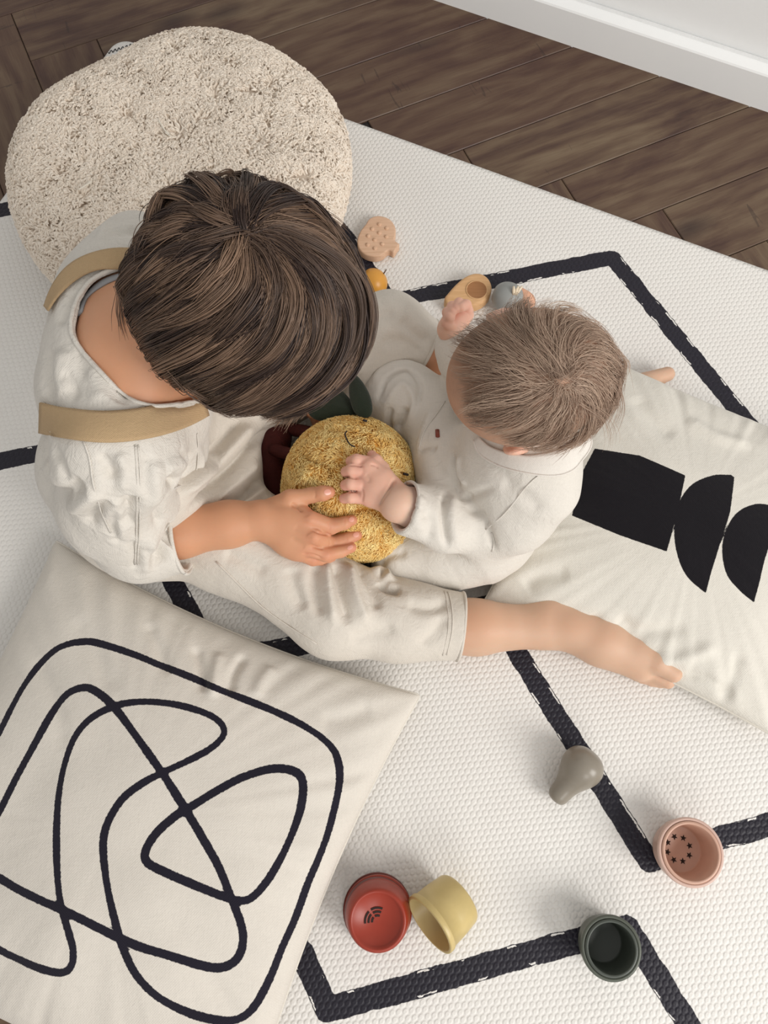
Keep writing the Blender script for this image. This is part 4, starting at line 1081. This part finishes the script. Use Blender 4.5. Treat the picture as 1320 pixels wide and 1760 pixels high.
for pts in ([(143, 755), (155, 790), (160, 830), (175, 880), (190, 915)], [(232, 765), (236, 830), (235, 900), (232, 970)], [(237, 765), (241, 830), (240, 900), (237, 970)], [(338, 745), (340, 790), (330, 825), (300, 838)]):
    sew('seam', ts, pts, .0009, M_shirt, shirt)
sew('neckline_hem', ts, [(245, 448), (203, 459), (163, 478), (140, 503), (125, 539), (123, 574), (146, 609), (181, 649), (217, 684), (261, 699), (300, 696), (340, 690)], .0024, M_shirt, shirt, .0012, .7)
tb = bodytree
sew('undershirt_edge', tb, [(139, 540), (150, 510), (180, 486), (215, 474), (245, 470)], .0055, M_grey, shirt, .001, .35)
# cuff ring
def ring3(c, ax_, r, n=40):
    ax_ = ax_ / np.linalg.norm(ax_); u = np.cross(ax_, [0, 0, 1]); u /= np.linalg.norm(u); v = np.cross(u, ax_)
    return [c + u * r * math.cos(t) + v * r * math.sin(t) for t in np.linspace(0, 2 * math.pi, n)]
link('cuff_hem', tube_mesh('cuff_hem', ring3(cufR + dcu * .002, dcu, .0430), .0024, 8), M_shirt, shirt)

# trousers
g = Grid((-.44, .10, 0.001), (.13, .66, .24), .0024)
g.cone(pel + [.005, -.05, .0], pel + [.03, -.045, .09], .098, .080, .04); g.cone(pel + [.005, .05, 0], pel + [.03, .045, .09], .098, .080, .04)
g.chain([(hipR + [0, .01, 0], .078), (A3(P(420, 935, .075)), .066), (kneeR + [0, .006, .004], .060)], .03)
mR = A3(P(690, 1066, .056)); cR = A3(P(784, 1076, .052)); dR = (cR - mR) / np.linalg.norm(cR - mR)
g.chain([(kneeR, .058), (mR, .050), (cR + dR * .01, .0440)], .02)
g.chain([(hipL, .078), (A3(P(560, 610, .10)), .066), (kneeL + [0, -.004, 0], .056)], .03); cL = A3(P(724, 599, .085)); g.chain([(kneeL, .054), (cL + (cL - kneeL) * .12, .044)], .02)
g.cone(pel + [.06, -.02, -.02], pel + [.09, 0, -.045], .065, .045, .03)
g.ell(A3(P(385, 800, .10)), (.050, .065, .055), None, .03)
dR = (cR - mR) / np.linalg.norm(cR - mR); dL = (cL - kneeL) / np.linalg.norm(cL - kneeL)
g.cone(cR - dR * .010, cR + dR * .06, .0385, .045, .003, '-'); g.cut(cR + dR * .006, dR, .06)
g.cone(cL - dL * .012, cL + dL * .06, .039, .045, .003, '-'); g.cut(cL + dL * .004, dL, .06)
g.ell(BC, (BR - .002,) * 3, None, .006, '-')
g.floor(.0012)
V, Fq = g.mesh(2); V = bumpy(V, Fq, [(16, .0028), (36, .0014)], 2)
V = strokes(V, Fq, gain=1.45, lines=[
    ([(545, 965), (540, 1010), (550, 1060)], .007, -.006), ([(560, 965), (566, 1010), (575, 1070)], .006, .006), ([(578, 968), (585, 1015), (600, 1075)], .007, -.007), ([(598, 968), (610, 1020), (630, 1070)], .007, .006), ([(615, 970), (640, 1010), (650, 1050)], .006, -.006),
    ([(655, 1000), (665, 1010), (690, 1015)], .006, -.009), ([(640, 985), (660, 985), (668, 1000)], .007, .007), ([(700, 1040), (740, 1045), (770, 1035)], .008, -.004), ([(600, 1100), (640, 1090), (680, 1080)], .010, -.003),
    ([(385, 950), (420, 965), (460, 985)], .009, -.003), ([(500, 975), (505, 1010), (520, 1050)], .009, -.004), ([(720, 1110), (745, 1090), (765, 1060)], .008, -.003),
    ([(460, 740), (400, 800), (330, 870)], .006, -.010), ([(440, 725), (380, 790), (310, 850)], .008, .007), ([(470, 760), (420, 815), (360, 870)], .008, .007), ([(480, 790), (430, 845), (380, 878)], .007, -.009), ([(420, 715), (370, 770), (305, 838)], .006, -.008), ([(460, 830), (430, 860), (400, 880)], .008, .006),
    ([(655, 585), (700, 590), (735, 615)], .008, -.004), ([(690, 545), (710, 570), (740, 590)], .008, -.005), ([(620, 560), (650, 545), (680, 540)], .010, -.003)])
trous = link('trousers', mesh_np('trousers', V, Fq), M_trous, boy); tt = bvh(V, Fq)
sew('seam', tt, [(372, 965), (410, 1003), (450, 1042), (500, 1078), (545, 1106)], .0011, M_trous, trous)
sew('hem_stitch', tt, [(768, 1012), (776, 1040), (778, 1080), (768, 1125)], .0009, M_trous, trous)
sew('hem_stitch', tt, [(762, 1010), (769, 1040), (771, 1080), (761, 1126)], .0006, M_trous, trous)
link('hem', tube_mesh('hem', ring3(cL + dL * .003, dL, .0435), .0022, 8), M_trous, trous)
link('hem', tube_mesh('hem', ring3(cR + dR * .005, dR, .0432), .0022, 8), M_trous, trous)
# webbing straps over the shoulders
ribbon('strap', ts, [(55, 684), (110, 702), (180, 712), (250, 704), (300, 692), (345, 688)], [(52, 738), (100, 752), (180, 762), (240, 757), (300, 742), (352, 712)], M_strap, boy)
ribbon('strap', ts, [(80, 545), (92, 505), (115, 468), (150, 444), (200, 432), (245, 434)], [(84, 551), (100, 520), (125, 492), (160, 470), (200, 462), (245, 466)], M_strap, boy)

# ---- hair
def ell_hit(px, py, C, fr, rad):
    R = np.array(fr); o = R @ (np.array([0, 0, H]) - C) / rad; d = R @ np.array(ray(px, py)) / rad
    a = d @ d; b = o @ d; c = o @ o - 1; D = b * b - a * c
    t = (-b - math.sqrt(D)) / a if D > 0 else -b / a
    q = o + d * t; return q      # unit-sphere coordinates (longer than 1 outside the silhouette)
def make_hair(name, C, fr, rad, guides, nlocks, per, lift, seed, spread=(.0035, .0012), length=(.35, .75), k=14, rad0=.00031, tone=(.34, .29), s0max=.75, jit=.0008, noise=(0, 0)):
    r = np.random.default_rng(seed); Rm_ = np.array(fr); gd = []
    for gl in guides:
        pl = resample(catmull(gl, 6), 40); q = np.array([ell_hit(x, y, C, fr, rad) for x, y in pl]); gd.append(q)
    gd = np.array(gd); ng = len(gd); S = []; RR = []; T = []
    for _ in range(nlocks):
        u = r.uniform(0, ng - 1.001); i = int(u); f = u - i; base = gd[i] * (1 - f) + gd[i + 1] * f
        s0 = r.uniform(0, 1) ** .9 * s0max; ln = r.uniform(*length); s1 = min(1.0, s0 + ln)
        idx = np.linspace(s0, s1, k) * 39; lo = np.floor(idx).astype(int).clip(0, 38); fr_ = idx - lo
        path = base[lo] * (1 - fr_)[:, None] + base[lo + 1] * fr_[:, None]
        nrm = np.linalg.norm(path, axis=1, keepdims=True); path = path / nrm * np.clip(nrm, 1.0, 1.02)
        s = np.linspace(0, 1, k); h0, h1 = lift; up = h0 + (h1 - h0) * r.uniform(.25, 1) * np.sin(s * 2.75)
        path = path + r.normal(size=3) * .028 * np.interp(s, [0, 1], [.7, .9])[:, None]
        W3 = (path * rad) @ Rm_; dirn = path @ Rm_; dirn = (path / rad) @ Rm_; dirn /= np.linalg.norm(dirn, axis=1)[:, None]
        W3 = W3 + C + dirn * up[:, None]
        T3 = np.gradient(W3, axis=0); T3 /= np.maximum(np.linalg.norm(T3, axis=1), 1e-9)[:, None]; B3 = np.cross(dirn, T3)
        wv = r.uniform(-1, 1) * noise[0]; ph = r.uniform(0, 6)
        W3 = W3 + B3 * (wv * np.sin(s * 5 + ph) - wv * math.sin(ph))[:, None]
        sp = np.interp(s, [0, .5, 1], [spread[0], spread[0] * .8, spread[1]]); tn_ = np.clip(r.normal(tone[0], tone[1]), 0, 1)
        n_ = per; off = r.normal(size=(n_, 2)); kink = r.normal(size=(n_, 2)) * jit; ph = r.uniform(0, 6, n_)
        st = W3[None] + B3[None] * (off[:, 0, None, None] * sp[None, :, None]) + dirn[None] * (np.abs(off[:, 1, None, None]) * sp[None, :, None] * .45)
        st = st + B3[None] * (kink[:, 0, None] * np.sin(s[None] * 7 + ph[:, None]))[..., None]
        st = st + dirn[None] * (np.abs(kink[:, 1, None]) * s[None] ** 2 * 3)[..., None]
        S.append(st); RR.append(rad0 * r.uniform(.7, 1.2, (n_, 1)) * np.interp(s, [0, .7, 1], [1, .9, .25])[None]); T.append(np.clip(tn_ + r.normal(size=n_) * .10, 0, 1))
    return np.concatenate(S), np.concatenate(RR), np.concatenate(T)
W_ = (413, 402)
boy_guides = [
    [W_, (430, 372), (450, 345), (452, 322), (438, 312)],
    [W_, (408, 368), (405, 340), (385, 322), (355, 320)],
    [W_, (385, 372), (345, 350), (315, 350), (296, 372), (290, 392)],
    [W_, (372, 385), (325, 378), (290, 398), (270, 425), (262, 440)],
    [W_, (368, 403), (312, 415), (265, 445), (235, 480), (224, 520)],
    [W_, (380, 425), (335, 455), (275, 490), (235, 530), (218, 565)],
    [W_, (405, 450), (385, 485), (325, 525), (260, 560), (224, 590)],
    [W_, (430, 452), (425, 500), (365, 550), (290, 590), (240, 620)],
    [W_, (450, 450), (462, 510), (415, 580), (330, 625), (265, 655)],
    [W_, (465, 440), (495, 510), (465, 590), (385, 645), (305, 680)],
    [W_, (475, 430), (525, 505), (515, 590), (445, 660), (360, 698)],
    [W_, (480, 415), (555, 490), (565, 580), (510, 655), (420, 700)],
    [W_, (482, 400), (580, 465), (602, 560), (565, 640), (480, 695)],
    [W_, (480, 385), (585, 420), (628, 520), (612, 610), (535, 680)],
    [W_, (470, 370), (560, 380), (618, 445), (632, 530), (615, 610)],
    [W_, (462, 358), (530, 356), (585, 395), (620, 455), (630, 520)],
    [W_, (448, 352), (490, 338), (540, 355), (585, 390), (605, 425)],
    [W_, (438, 358), (460, 332), (490, 328), (520, 342), (545, 358)]]
M_hair = hairmat('brown_hair', s2l(48, 34, 30), s2l(144, 116, 95), .42)
M_cap = simple('hair_root_brown', s2l(58, 42, 35), .8, .2, 60, .2)
# close cap of hair under the locks
g = Grid(HC - .15, HC + .15, .0028); Rb = np.array(hf)
g.ell(HC, (.1005, .084, .098), Rb, .01)
g.ell(HC - hf[0] * .050 - hf[2] * .032, (.055, .062, .050), Rb, .02)
g.ell(HC + hf[0] * .105 - hf[2] * .085, (.095, .085, .085), Rb, .01, '-')
V, Fq = g.mesh(2); V = bumpy(V, Fq, [(20, .004), (60, .002)], 4)
hair = link('hair', mesh_np('hair', V, Fq), M_cap, boy)
hrad = np.array([.100, .0845, .0970])
st, rr, tn = make_hair('hair', HC, hf, hrad, boy_guides, 640, 42, (.001, .013), 11, noise=(.004, 0), spread=(.0042, .0014))
# untidy ends round the hairline and a tuft over the forehead
def world_tufts(lines, n, spread, rad0, seed, tone, k=14):
    r = np.random.default_rng(seed); S = []; RR = []; T = []; q = np.linspace(0, 1, k)
    for ln in lines:
        c = resample(catmull([tuple(P(*p)) for p in ln], 6), k); off = r.normal(size=(n, 3)); d2 = r.normal(size=(n, 3))
        sc = np.interp(q, [0, .5, 1], spread); st = c[None] + off[:, None, :] * sc[None, :, None] + d2[:, None, :] * (.0022 * q[None, :, None] ** 2) * 1.3
        S.append(st); RR.append(rad0 * r.uniform(.7, 1.2, (n, 1)) * np.interp(q, [0, .7, 1], [1, .85, .2])[None]); T.append(np.clip(r.normal(tone, .15, n), 0, 1))
    return np.concatenate(S), np.concatenate(RR), np.concatenate(T)
s2, r2, t2 = world_tufts([[(525, 650, .42), (505, 685, .37), (488, 712, .34), (478, 724, .325)], [(540, 648, .42), (515, 682, .37), (500, 705, .345), (492, 724, .33)], [(555, 642, .42), (535, 675, .37), (520, 695, .345), (508, 706, .335)], [(500, 660, .41), (488, 690, .37), (480, 706, .345), (466, 712, .335)]], 90, (.005, .0036, .0034), .00045, 5, .62)
s3, r3, t3 = world_tufts([[(418, 372, .50), (428, 335, .49), (443, 312, .48), (455, 325, .475), (452, 355, .48)], [(440, 360, .50), (452, 330, .49), (470, 322, .48), (488, 330, .475)], [(445, 360, .50), (470, 345, .49), (500, 342, .48), (530, 352, .47)],
    [(400, 372, .50), (385, 335, .49), (355, 322, .48), (330, 335, .47), (345, 350, .475)], [(380, 372, .495), (345, 345, .48), (315, 345, .47), (300, 368, .46), (318, 378, .46)], [(350, 380, .49), (310, 372, .47), (285, 392, .455), (290, 412, .45)], [(330, 395, .48), (285, 402, .46), (262, 428, .445), (272, 440, .44)],
    [(470, 362, .50), (520, 358, .48), (570, 378, .46), (592, 400, .44)], [(300, 640, .44), (330, 672, .42), (370, 695, .40), (412, 712, .38)], [(230, 470, .44), (212, 500, .43), (206, 540, .42), (212, 575, .41)]], 16, (.0035, .0025, .0025), .00034, 6, .45)
st = np.concatenate([st, s2, s3]); rr = np.concatenate([rr, r2, r3]); tn = np.concatenate([tn, t2, t3])
curves('hair_strands', st, rr, tn, M_hair, hair, kind='stuff')

# ---- the baby
baby = thing('baby', 'baby with fine light brown hair in an ivory buttoned suit reaching for the plush', 'person', (.13, .32, 0))
BH = A3(P(906, 650, .33)); bf = frame((-.87, .12, -.47), (-.49, -.55, .73))
bp, bc = A3(P(838, 895, .065)), A3(P(893, 790, .195))
g = Grid((-.09, .18, .001), (.27, .60, .43), .0018)
g.cone(bp, bc, .058, .050, .02); g.cone(bp + [0, .03, 0], bc + [0, .02, 0], .055, .050, .02)
at2 = head(g, BH, bf, .083, .0685, .076, .80, True, .034, .012)
g.cone(bc + [0, .005, .02], BH - bf[2] * .04 - bf[0] * .01, .040, .042, .02)
sL, sR = A3(P(925, 838, .20)), A3(P(868, 668, .205))
eL, wL = A3(P(832, 905, .125)), A3(P(684, 866, .186))
g.chain([(sL, .030), (eL, .022)], .02); g.chain([(eL, .022), (wL + (eL - wL) * .2, .023), (wL, .0215)], .01)
# left hand on the plush
gh = Grid((-.06, .22, .08), (.16, .42, .26), .0011)
gh.chain([(wL + (eL - wL) * .55, .022), (wL + (eL - wL) * .2, .0225), (wL, .0215)], .01)
gh.cone(wL, onball(668, 848, .018), .0205, .0185, .006)
gh.cone(onball(655, 824, .014), onball(650, 852, .014), .0165, .0160, .008); gh.cone(onball(634, 806, .011), onball(634, 850, .011), .0140, .0135, .008)
gh.cone(onball(668, 848, .018), onball(652, 838, .015), .0190, .0175, .008)
fing = [[(628, 794, .012), (613, 791, .013), (603, 793, .006)], [(618, 809, .013), (605, 808, .013), (595, 811, .006)], [(618, 833, .013), (604, 831, .013), (594, 834, .006)], [(622, 856, .011), (604, 855, .011), (591, 857, .005)]]
for f_, r_ in zip(fing, (.0074, .0078, .0078, .0070)): gh.chain([(onball(*q_), r_ * c_) for q_, c_ in zip(f_, (1.05, 1, .86))], .0016)
gh.chain([(onball(655, 806, .011), .0105), (onball(646, 792, .011), .0076), (onball(639, 782, .006), .0058)], .003)
# right arm raised beside the head
eR, wR = A3(P(800, 610, .16)), A3(P(776, 566, .19))
g.chain([(sR, .033), (eR, .026), (wR, .0165)], .01)
hc_ = A3(P(786, 545, .20))
g2 = Grid(hc_ - .05, hc_ + .05, .0010)
g2.chain([(wR + (eR - wR) * .35, .0170), (wR, .0162)], .01); g2.cone(wR, A3(P(787, 549, .197)), .0160, .0135, .008)
g2.cone(A3(P(798, 540, .197)), A3(P(779, 547, .200)), .0120, .0120, .006)
for (x, y), (u, v), (p_, q_) in (((804, 534), (801, 524), (792, 529)), ((794, 531), (789, 521), (784, 531)), ((784, 534), (777, 527), (777, 537)), ((777, 541), (769, 537), (772, 545))):
    g2.chain([(A3(P(x, y, .205)), .0070), (A3(P(u, v, .213)), .0066), (A3(P(p_, q_, .221)), .0056)], .0014)
g2.chain([(A3(P(776, 560, .203)), .0078), (A3(P(768, 554, .212)), .0070), (A3(P(774, 546, .218)), .0060)], .002)
# legs inside the suit, bare feet under the plush
knL, knR = A3(P(690, 958, .045)), A3(P(688, 688, .085))
ftL, ftR = A3(P(640, 905, .03)), A3(P(655, 790, .022))
g.chain([(bp + [-.02, -.03, -.01], .05), (knL, .032), (ftL, .019)], .015); g.chain([(bp + [-.01, .05, -.01], .05), (knR, .040), (ftR, .019)], .015)
for ft, d in ((ftL, A3((-.035, .02, -.006))), (ftR, A3((-.03, -.03, -.002)))):
    g.cone(ft, ft + d, .017, .013, .012)
    for i in range(5): g.cone(ft + d * .9 + [0, .006 * (i - 2) * .9, 0], ft + d * 1.35 + [0, .006 * (i - 2), 0], .0055, .0048 - .0003 * i, .002)
g.floor(.0012)
V, Fq = g.mesh(2); Va, Fa = gh.mesh(3); V2, F2 = g2.mesh(2)
Va = strokes(Va, Fa, [([(680, 822), (668, 842), (650, 868)], .0022, -.0034), ([(600, 799), (612, 800), (623, 802)], .0011, -.0022), ([(592, 820), (604, 821), (614, 823)], .0011, -.0022), ([(594, 845), (604, 845), (614, 844)], .0013, -.0026), ([(650, 805), (645, 800), (636, 798)], .0014, -.0014), ([(622, 840), (624, 850), (622, 862)], .0016, -.0010), ([(628, 815), (634, 822), (632, 830)], .003, -.0008)])
Fq = np.vstack([Fq, Fa + len(V)]); V = np.vstack([V, Va]); Fq = np.vstack([Fq, F2 + len(V)]); V = np.vstack([V, V2]); me = mesh_np('body', V, Fq)
flush_attr(me, V, [onball(*f_[2]) for f_ in fing] + [onball(*f_[0]) for f_ in fing] + [onball(638, 784, .008), A3(P(780, 538, .215)), A3(P(795, 530, .21)), at2(-.008, .085, -.03), at2(.06, .03, -.045)], .012, .35)
bb = link('body', me, SK_BABY, baby)
for l in (1, -1):
    c = [at2(.0895, .027 * l + .0115 * t, -.020 - .002 * (1 - t * t)) for t in np.linspace(-1, 1, 7)]; link('eyelash', tube_mesh('eyelash', c, .0006, 5), M_lash, bb)
    c = [at2(.0925 - .006 * abs(t), .027 * l + .013 * t, .004 + .002 * (1 - t * t)) for t in np.linspace(-1, 1, 7)]; link('eyebrow', tube_mesh('eyebrow', c, .0008, 6, .5), simple('pale_brow', s2l(176, 134, 108), .8), bb)
# suit
g = Grid((-.09, .16, .001), (.28, .58, .31), .0022)
g.cone(bp, bc, .072, .064, .03); g.cone(bp + [0, .035, 0], bc + [0, .025, 0], .062, .058, .03); g.cone(bc, bc + [.012, -.0, .035], .062, .052, .02)
cuL = A3(P(700, 872, .178))
g.chain([(sL, .046), (A3(P(885, 885, .155)), .041), (eL, .037)], .022); g.chain([(eL, .037), (A3(P(770, 898, .150)), .034), (cuL + (cuL - eL) * .1, .0310)], .012)
g.chain([(sR, .044), (eR, .033), (A3(P(792, 596, .17)), .026)], .02)
g.chain([(bp + [-.02, -.025, -.005], .060), (A3(P(770, 948, .05)), .046), (knL, .040)], .025); g.chain([(bp + [-.01, .055, -.01], .058), (A3(P(760, 730, .085)), .050), (knR, .0535)], .025)
g.cone(knR, ftR + [0, .01, .015], .046, .026, .02); g.cone(knL, ftL + [0.01, -.005, .01], .036, .026, .02)
g.ell(A3(P(755, 800, .12)), (.035, .06, .05), None, .04)
dl = (wL - eL) / np.linalg.norm(wL - eL)
g.cone(cuL - dl * .008, cuL + dl * .06, .0262, .034, .003, '-'); g.cut(cuL + dl * .004, dl, .05)
g.ell(BC, (BR + .001,) * 3, None, .004, '-')
g.ell(BH - bf[2] * .05, (.05, .05, .05), None, .004, '-')
g.floor(.0012)
V, Fq = g.mesh(2); V = bumpy(V, Fq, [(18, .0022), (42, .0010)], 3)
V = strokes(V, Fq, [
    ([(648, 690), (665, 650), (700, 635), (722, 660), (715, 700)], .004, -.006), ([(660, 700), (690, 660), (712, 690), (700, 725)], .005, .004), ([(680, 740), (690, 720), (700, 700)], .005, -.008), ([(670, 745), (668, 720), (672, 700)], .004, -.006), ([(640, 660), (655, 635), (690, 622), (730, 628)], .006, .003),
    ([(765, 845), (762, 890), (768, 940)], .004, -.007), ([(780, 850), (778, 890), (785, 935)], .007, .004), ([(800, 870), (830, 890), (842, 920), (848, 945)], .005, -.006), ([(725, 850), (715, 880), (722, 915)], .008, .003),
    ([(775, 810), (785, 840), (800, 855), (850, 838)], .005, -.004), ([(800, 845), (815, 870), (835, 885)], .004, -.003), ([(718, 775), (738, 768), (750, 772)], .004, -.004), ([(745, 700), (728, 740), (718, 780)], .006, .003),
    ([(780, 780), (778, 810), (790, 835)], .004, -.006), ([(790, 780), (790, 810), (802, 835)], .005, .004), ([(730, 880), (740, 900), (735, 930)], .006, -.003), ([(650, 975), (670, 955), (700, 950)], .006, -.004), ([(860, 830), (900, 850), (930, 880)], .009, -.003)])
suit = link('suit', mesh_np('suit', V, Fq), M_onesie, baby); tb2 = bvh(V, Fq)
for pts in ([(932, 812), (905, 835), (870, 880), (835, 910)], [(765, 690), (748, 715), (730, 740), (720, 770)], [(845, 915), (850, 930), (846, 948)]): sew('seam', tb2, pts, .0008, M_onesie, suit)
link('cuff_hem', tube_mesh('cuff_hem', ring3(cuL + dl * .003, dl, .0300), .0020, 8), M_onesie, suit)
# wooden toggle on the front
tg = cast(tb2, 752, 746, .0012)
if tg is not None:
    a_ = np.array(cast(tb2, 752, 740, .0015)[0]); b_ = np.array(cast(tb2, 753, 752, .0015)[0]); link('button', tube_mesh('button', [a_, (a_ + b_) / 2, b_], .0026, 8, .5), simple('brown_button', s2l(128, 58, 40), .5), suit)
# turned-down collar round the neck
def coll():
    n = 48; pts_o = [(818, 757), (825, 778), (850, 795), (890, 808), (935, 815), (970, 812), (1000, 790), (1017, 762), (1010, 745)]
    pts_i = [(826, 752), (840, 765), (865, 775), (900, 782), (930, 780), (960, 772), (985, 760), (998, 750), (1003, 742)]
    a = resample(catmull(pts_o, 6), n); b = resample(catmull(pts_i, 6), n); rows = []
    ho = np.interp(np.linspace(0, 1, n), [0, .3, .6, .85, 1], [.215, .222, .235, .262, .262]); 
    for i in range(n):
        row = []
        for t in np.linspace(0, 1, 8):
            x, y = a[i] + (b[i] - a[i]) * t; hh = ho[i] + .014 * math.sin(t * math.pi * .5)
            h = cast(tb2, x, y, .003); p = A3(P(x, y, hh))
            if h is not None and h[0][2] > p[2]: p = h[0]
            row.append(p)
        rows.append(row)
    G_ = np.array(rows)
    for _ in range(3): G_[1:-1] = (G_[:-2] + 2 * G_[1:-1] + G_[2:]) / 4
    k, m, _ = G_.shape; du = np.gradient(G_, axis=0); dv = np.gradient(G_, axis=1); nn = np.cross(du, dv); nn /= np.maximum(np.linalg.norm(nn, axis=2), 1e-9)[..., None]
    if nn[..., 2].mean() < 0: nn = -nn
    T = G_ + nn * .0008; B = G_ - nn * .0012; ids = np.arange(k * m).reshape(k, m); off = k * m
    q = np.stack([ids[:-1, :-1], ids[1:, :-1], ids[1:, 1:], ids[:-1, 1:]], -1).reshape(-1, 4); br = np.concatenate([ids[:, 0], ids[-1, 1:], ids[-2::-1, -1], ids[0, -2:0:-1]])
    side = np.stack([br, br + off, np.roll(br, -1) + off, np.roll(br, -1)], 1)
    me = mesh_np('collar', np.vstack([T.reshape(-1, 3), B.reshape(-1, 3)]), np.vstack([q, q[:, ::-1] + off, side]))
    bm = bmesh.new(); bm.from_mesh(me); bmesh.ops.recalc_face_normals(bm, faces=bm.faces); bm.to_mesh(me); bm.free()
    c = link('collar', me, M_collar, suit)
    edge = G_[:, 0] + nn[:, 0] * .0008; link('collar_edge', tube_mesh('collar_edge', edge, .0012, 6), M_collar, suit)
coll()
# hair: fine strands that leave the scalp showing
Wb = (972, 655)
baby_guides = [
    [Wb, (950, 625), (915, 590), (888, 560), (872, 535)],
    [Wb, (935, 635), (885, 600), (840, 570), (808, 556)],
    [Wb, (925, 645), (870, 622), (818, 602), (785, 590)],
    [Wb, (920, 655), (870, 650), (822, 648), (790, 640)],
    [Wb, (920, 668), (875, 680), (832, 690), (802, 695)],
    [Wb, (930, 682), (885, 705), (845, 716), (812, 716)],
    [Wb, (950, 695), (905, 730), (874, 742), (848, 748)],
    [Wb, (975, 700), (952, 738), (920, 752), (895, 756)],
    [Wb, (1000, 690), (995, 735), (962, 762), (925, 772)],
    [Wb, (1012, 668), (1030, 710), (1010, 750), (980, 775)],
    [Wb, (1012, 645), (1045, 680), (1050, 720), (1035, 745)],
    [Wb, (1000, 622), (1040, 640), (1065, 680), (1060, 725)],
    [Wb, (985, 610), (1020, 595), (1055, 625), (1070, 670)],
    [Wb, (968, 605), (985, 565), (1020, 570), (1050, 610)],
    [Wb, (955, 610), (940, 565), (950, 540), (990, 550)],
    [Wb, (945, 618), (915, 570), (900, 540), (915, 525)],
    [Wb, (948, 622), (905, 578), (880, 545), (890, 522)]]
M_bhair = hairmat('light_brown_baby_hair', s2l(134, 108, 91), s2l(208, 182, 160), .5)
g = Grid(BH - .12, BH + .12, .0028); Rb = np.array(bf)
g.ell(BH, (.0838, .0695, .0768), Rb, .01); g.ell(BH + bf[0] * .080 - bf[2] * .055, (.078, .085, .072), Rb, .01, '-')
V, Fq = g.mesh(2)
bhair = link('hair', mesh_np('hair', V, Fq), simple('baby_hair_down', s2l(190, 150, 126), .8, .10, 40, .2, .0006, 300), baby)
brad = np.array([.0845, .0705, .0778])
st, rr, tn = make_hair('hair', BH, bf, brad, baby_guides, 250, 13, (.0003, .006), 21, length=(.35, .7), rad0=.0002, tone=(.45, .22), spread=(.0045, .002), noise=(.004, 0), jit=.0012)
s2, r2, t2 = world_tufts([[(985, 600, .405), (1030, 600, .385), (1062, 640, .36), (1071, 700, .335)], [(1000, 625, .405), (1050, 650, .37), (1066, 700, .345), (1048, 750, .32)], [(1000, 690, .40), (1038, 715, .36), (1052, 745, .335), (1050, 765, .32)], [(990, 640, .405), (1040, 640, .375), (1064, 690, .345), (1052, 735, .32)],
    [(930, 575, .39), (890, 545, .38), (878, 528, .372), (888, 520, .368), (894, 532, .37)], [(992, 632, .409), (974, 652, .414), (950, 668, .412)], [(998, 668, .408), (975, 655, .414), (952, 640, .411)], [(960, 560, .385), (1010, 552, .37), (1045, 590, .355)], [(850, 600, .38), (815, 580, .365), (790, 590, .35)], [(990, 745, .33), (975, 768, .31), (955, 782, .30)], [(1010, 735, .33), (1002, 760, .31), (990, 776, .30)]], 10, (.003, .003, .005), .0002, 22, .3)
curves('hair_strands', np.concatenate([st, s2]), np.concatenate([rr, r2]), np.concatenate([tn, t2]), M_bhair, bhair, kind='stuff')
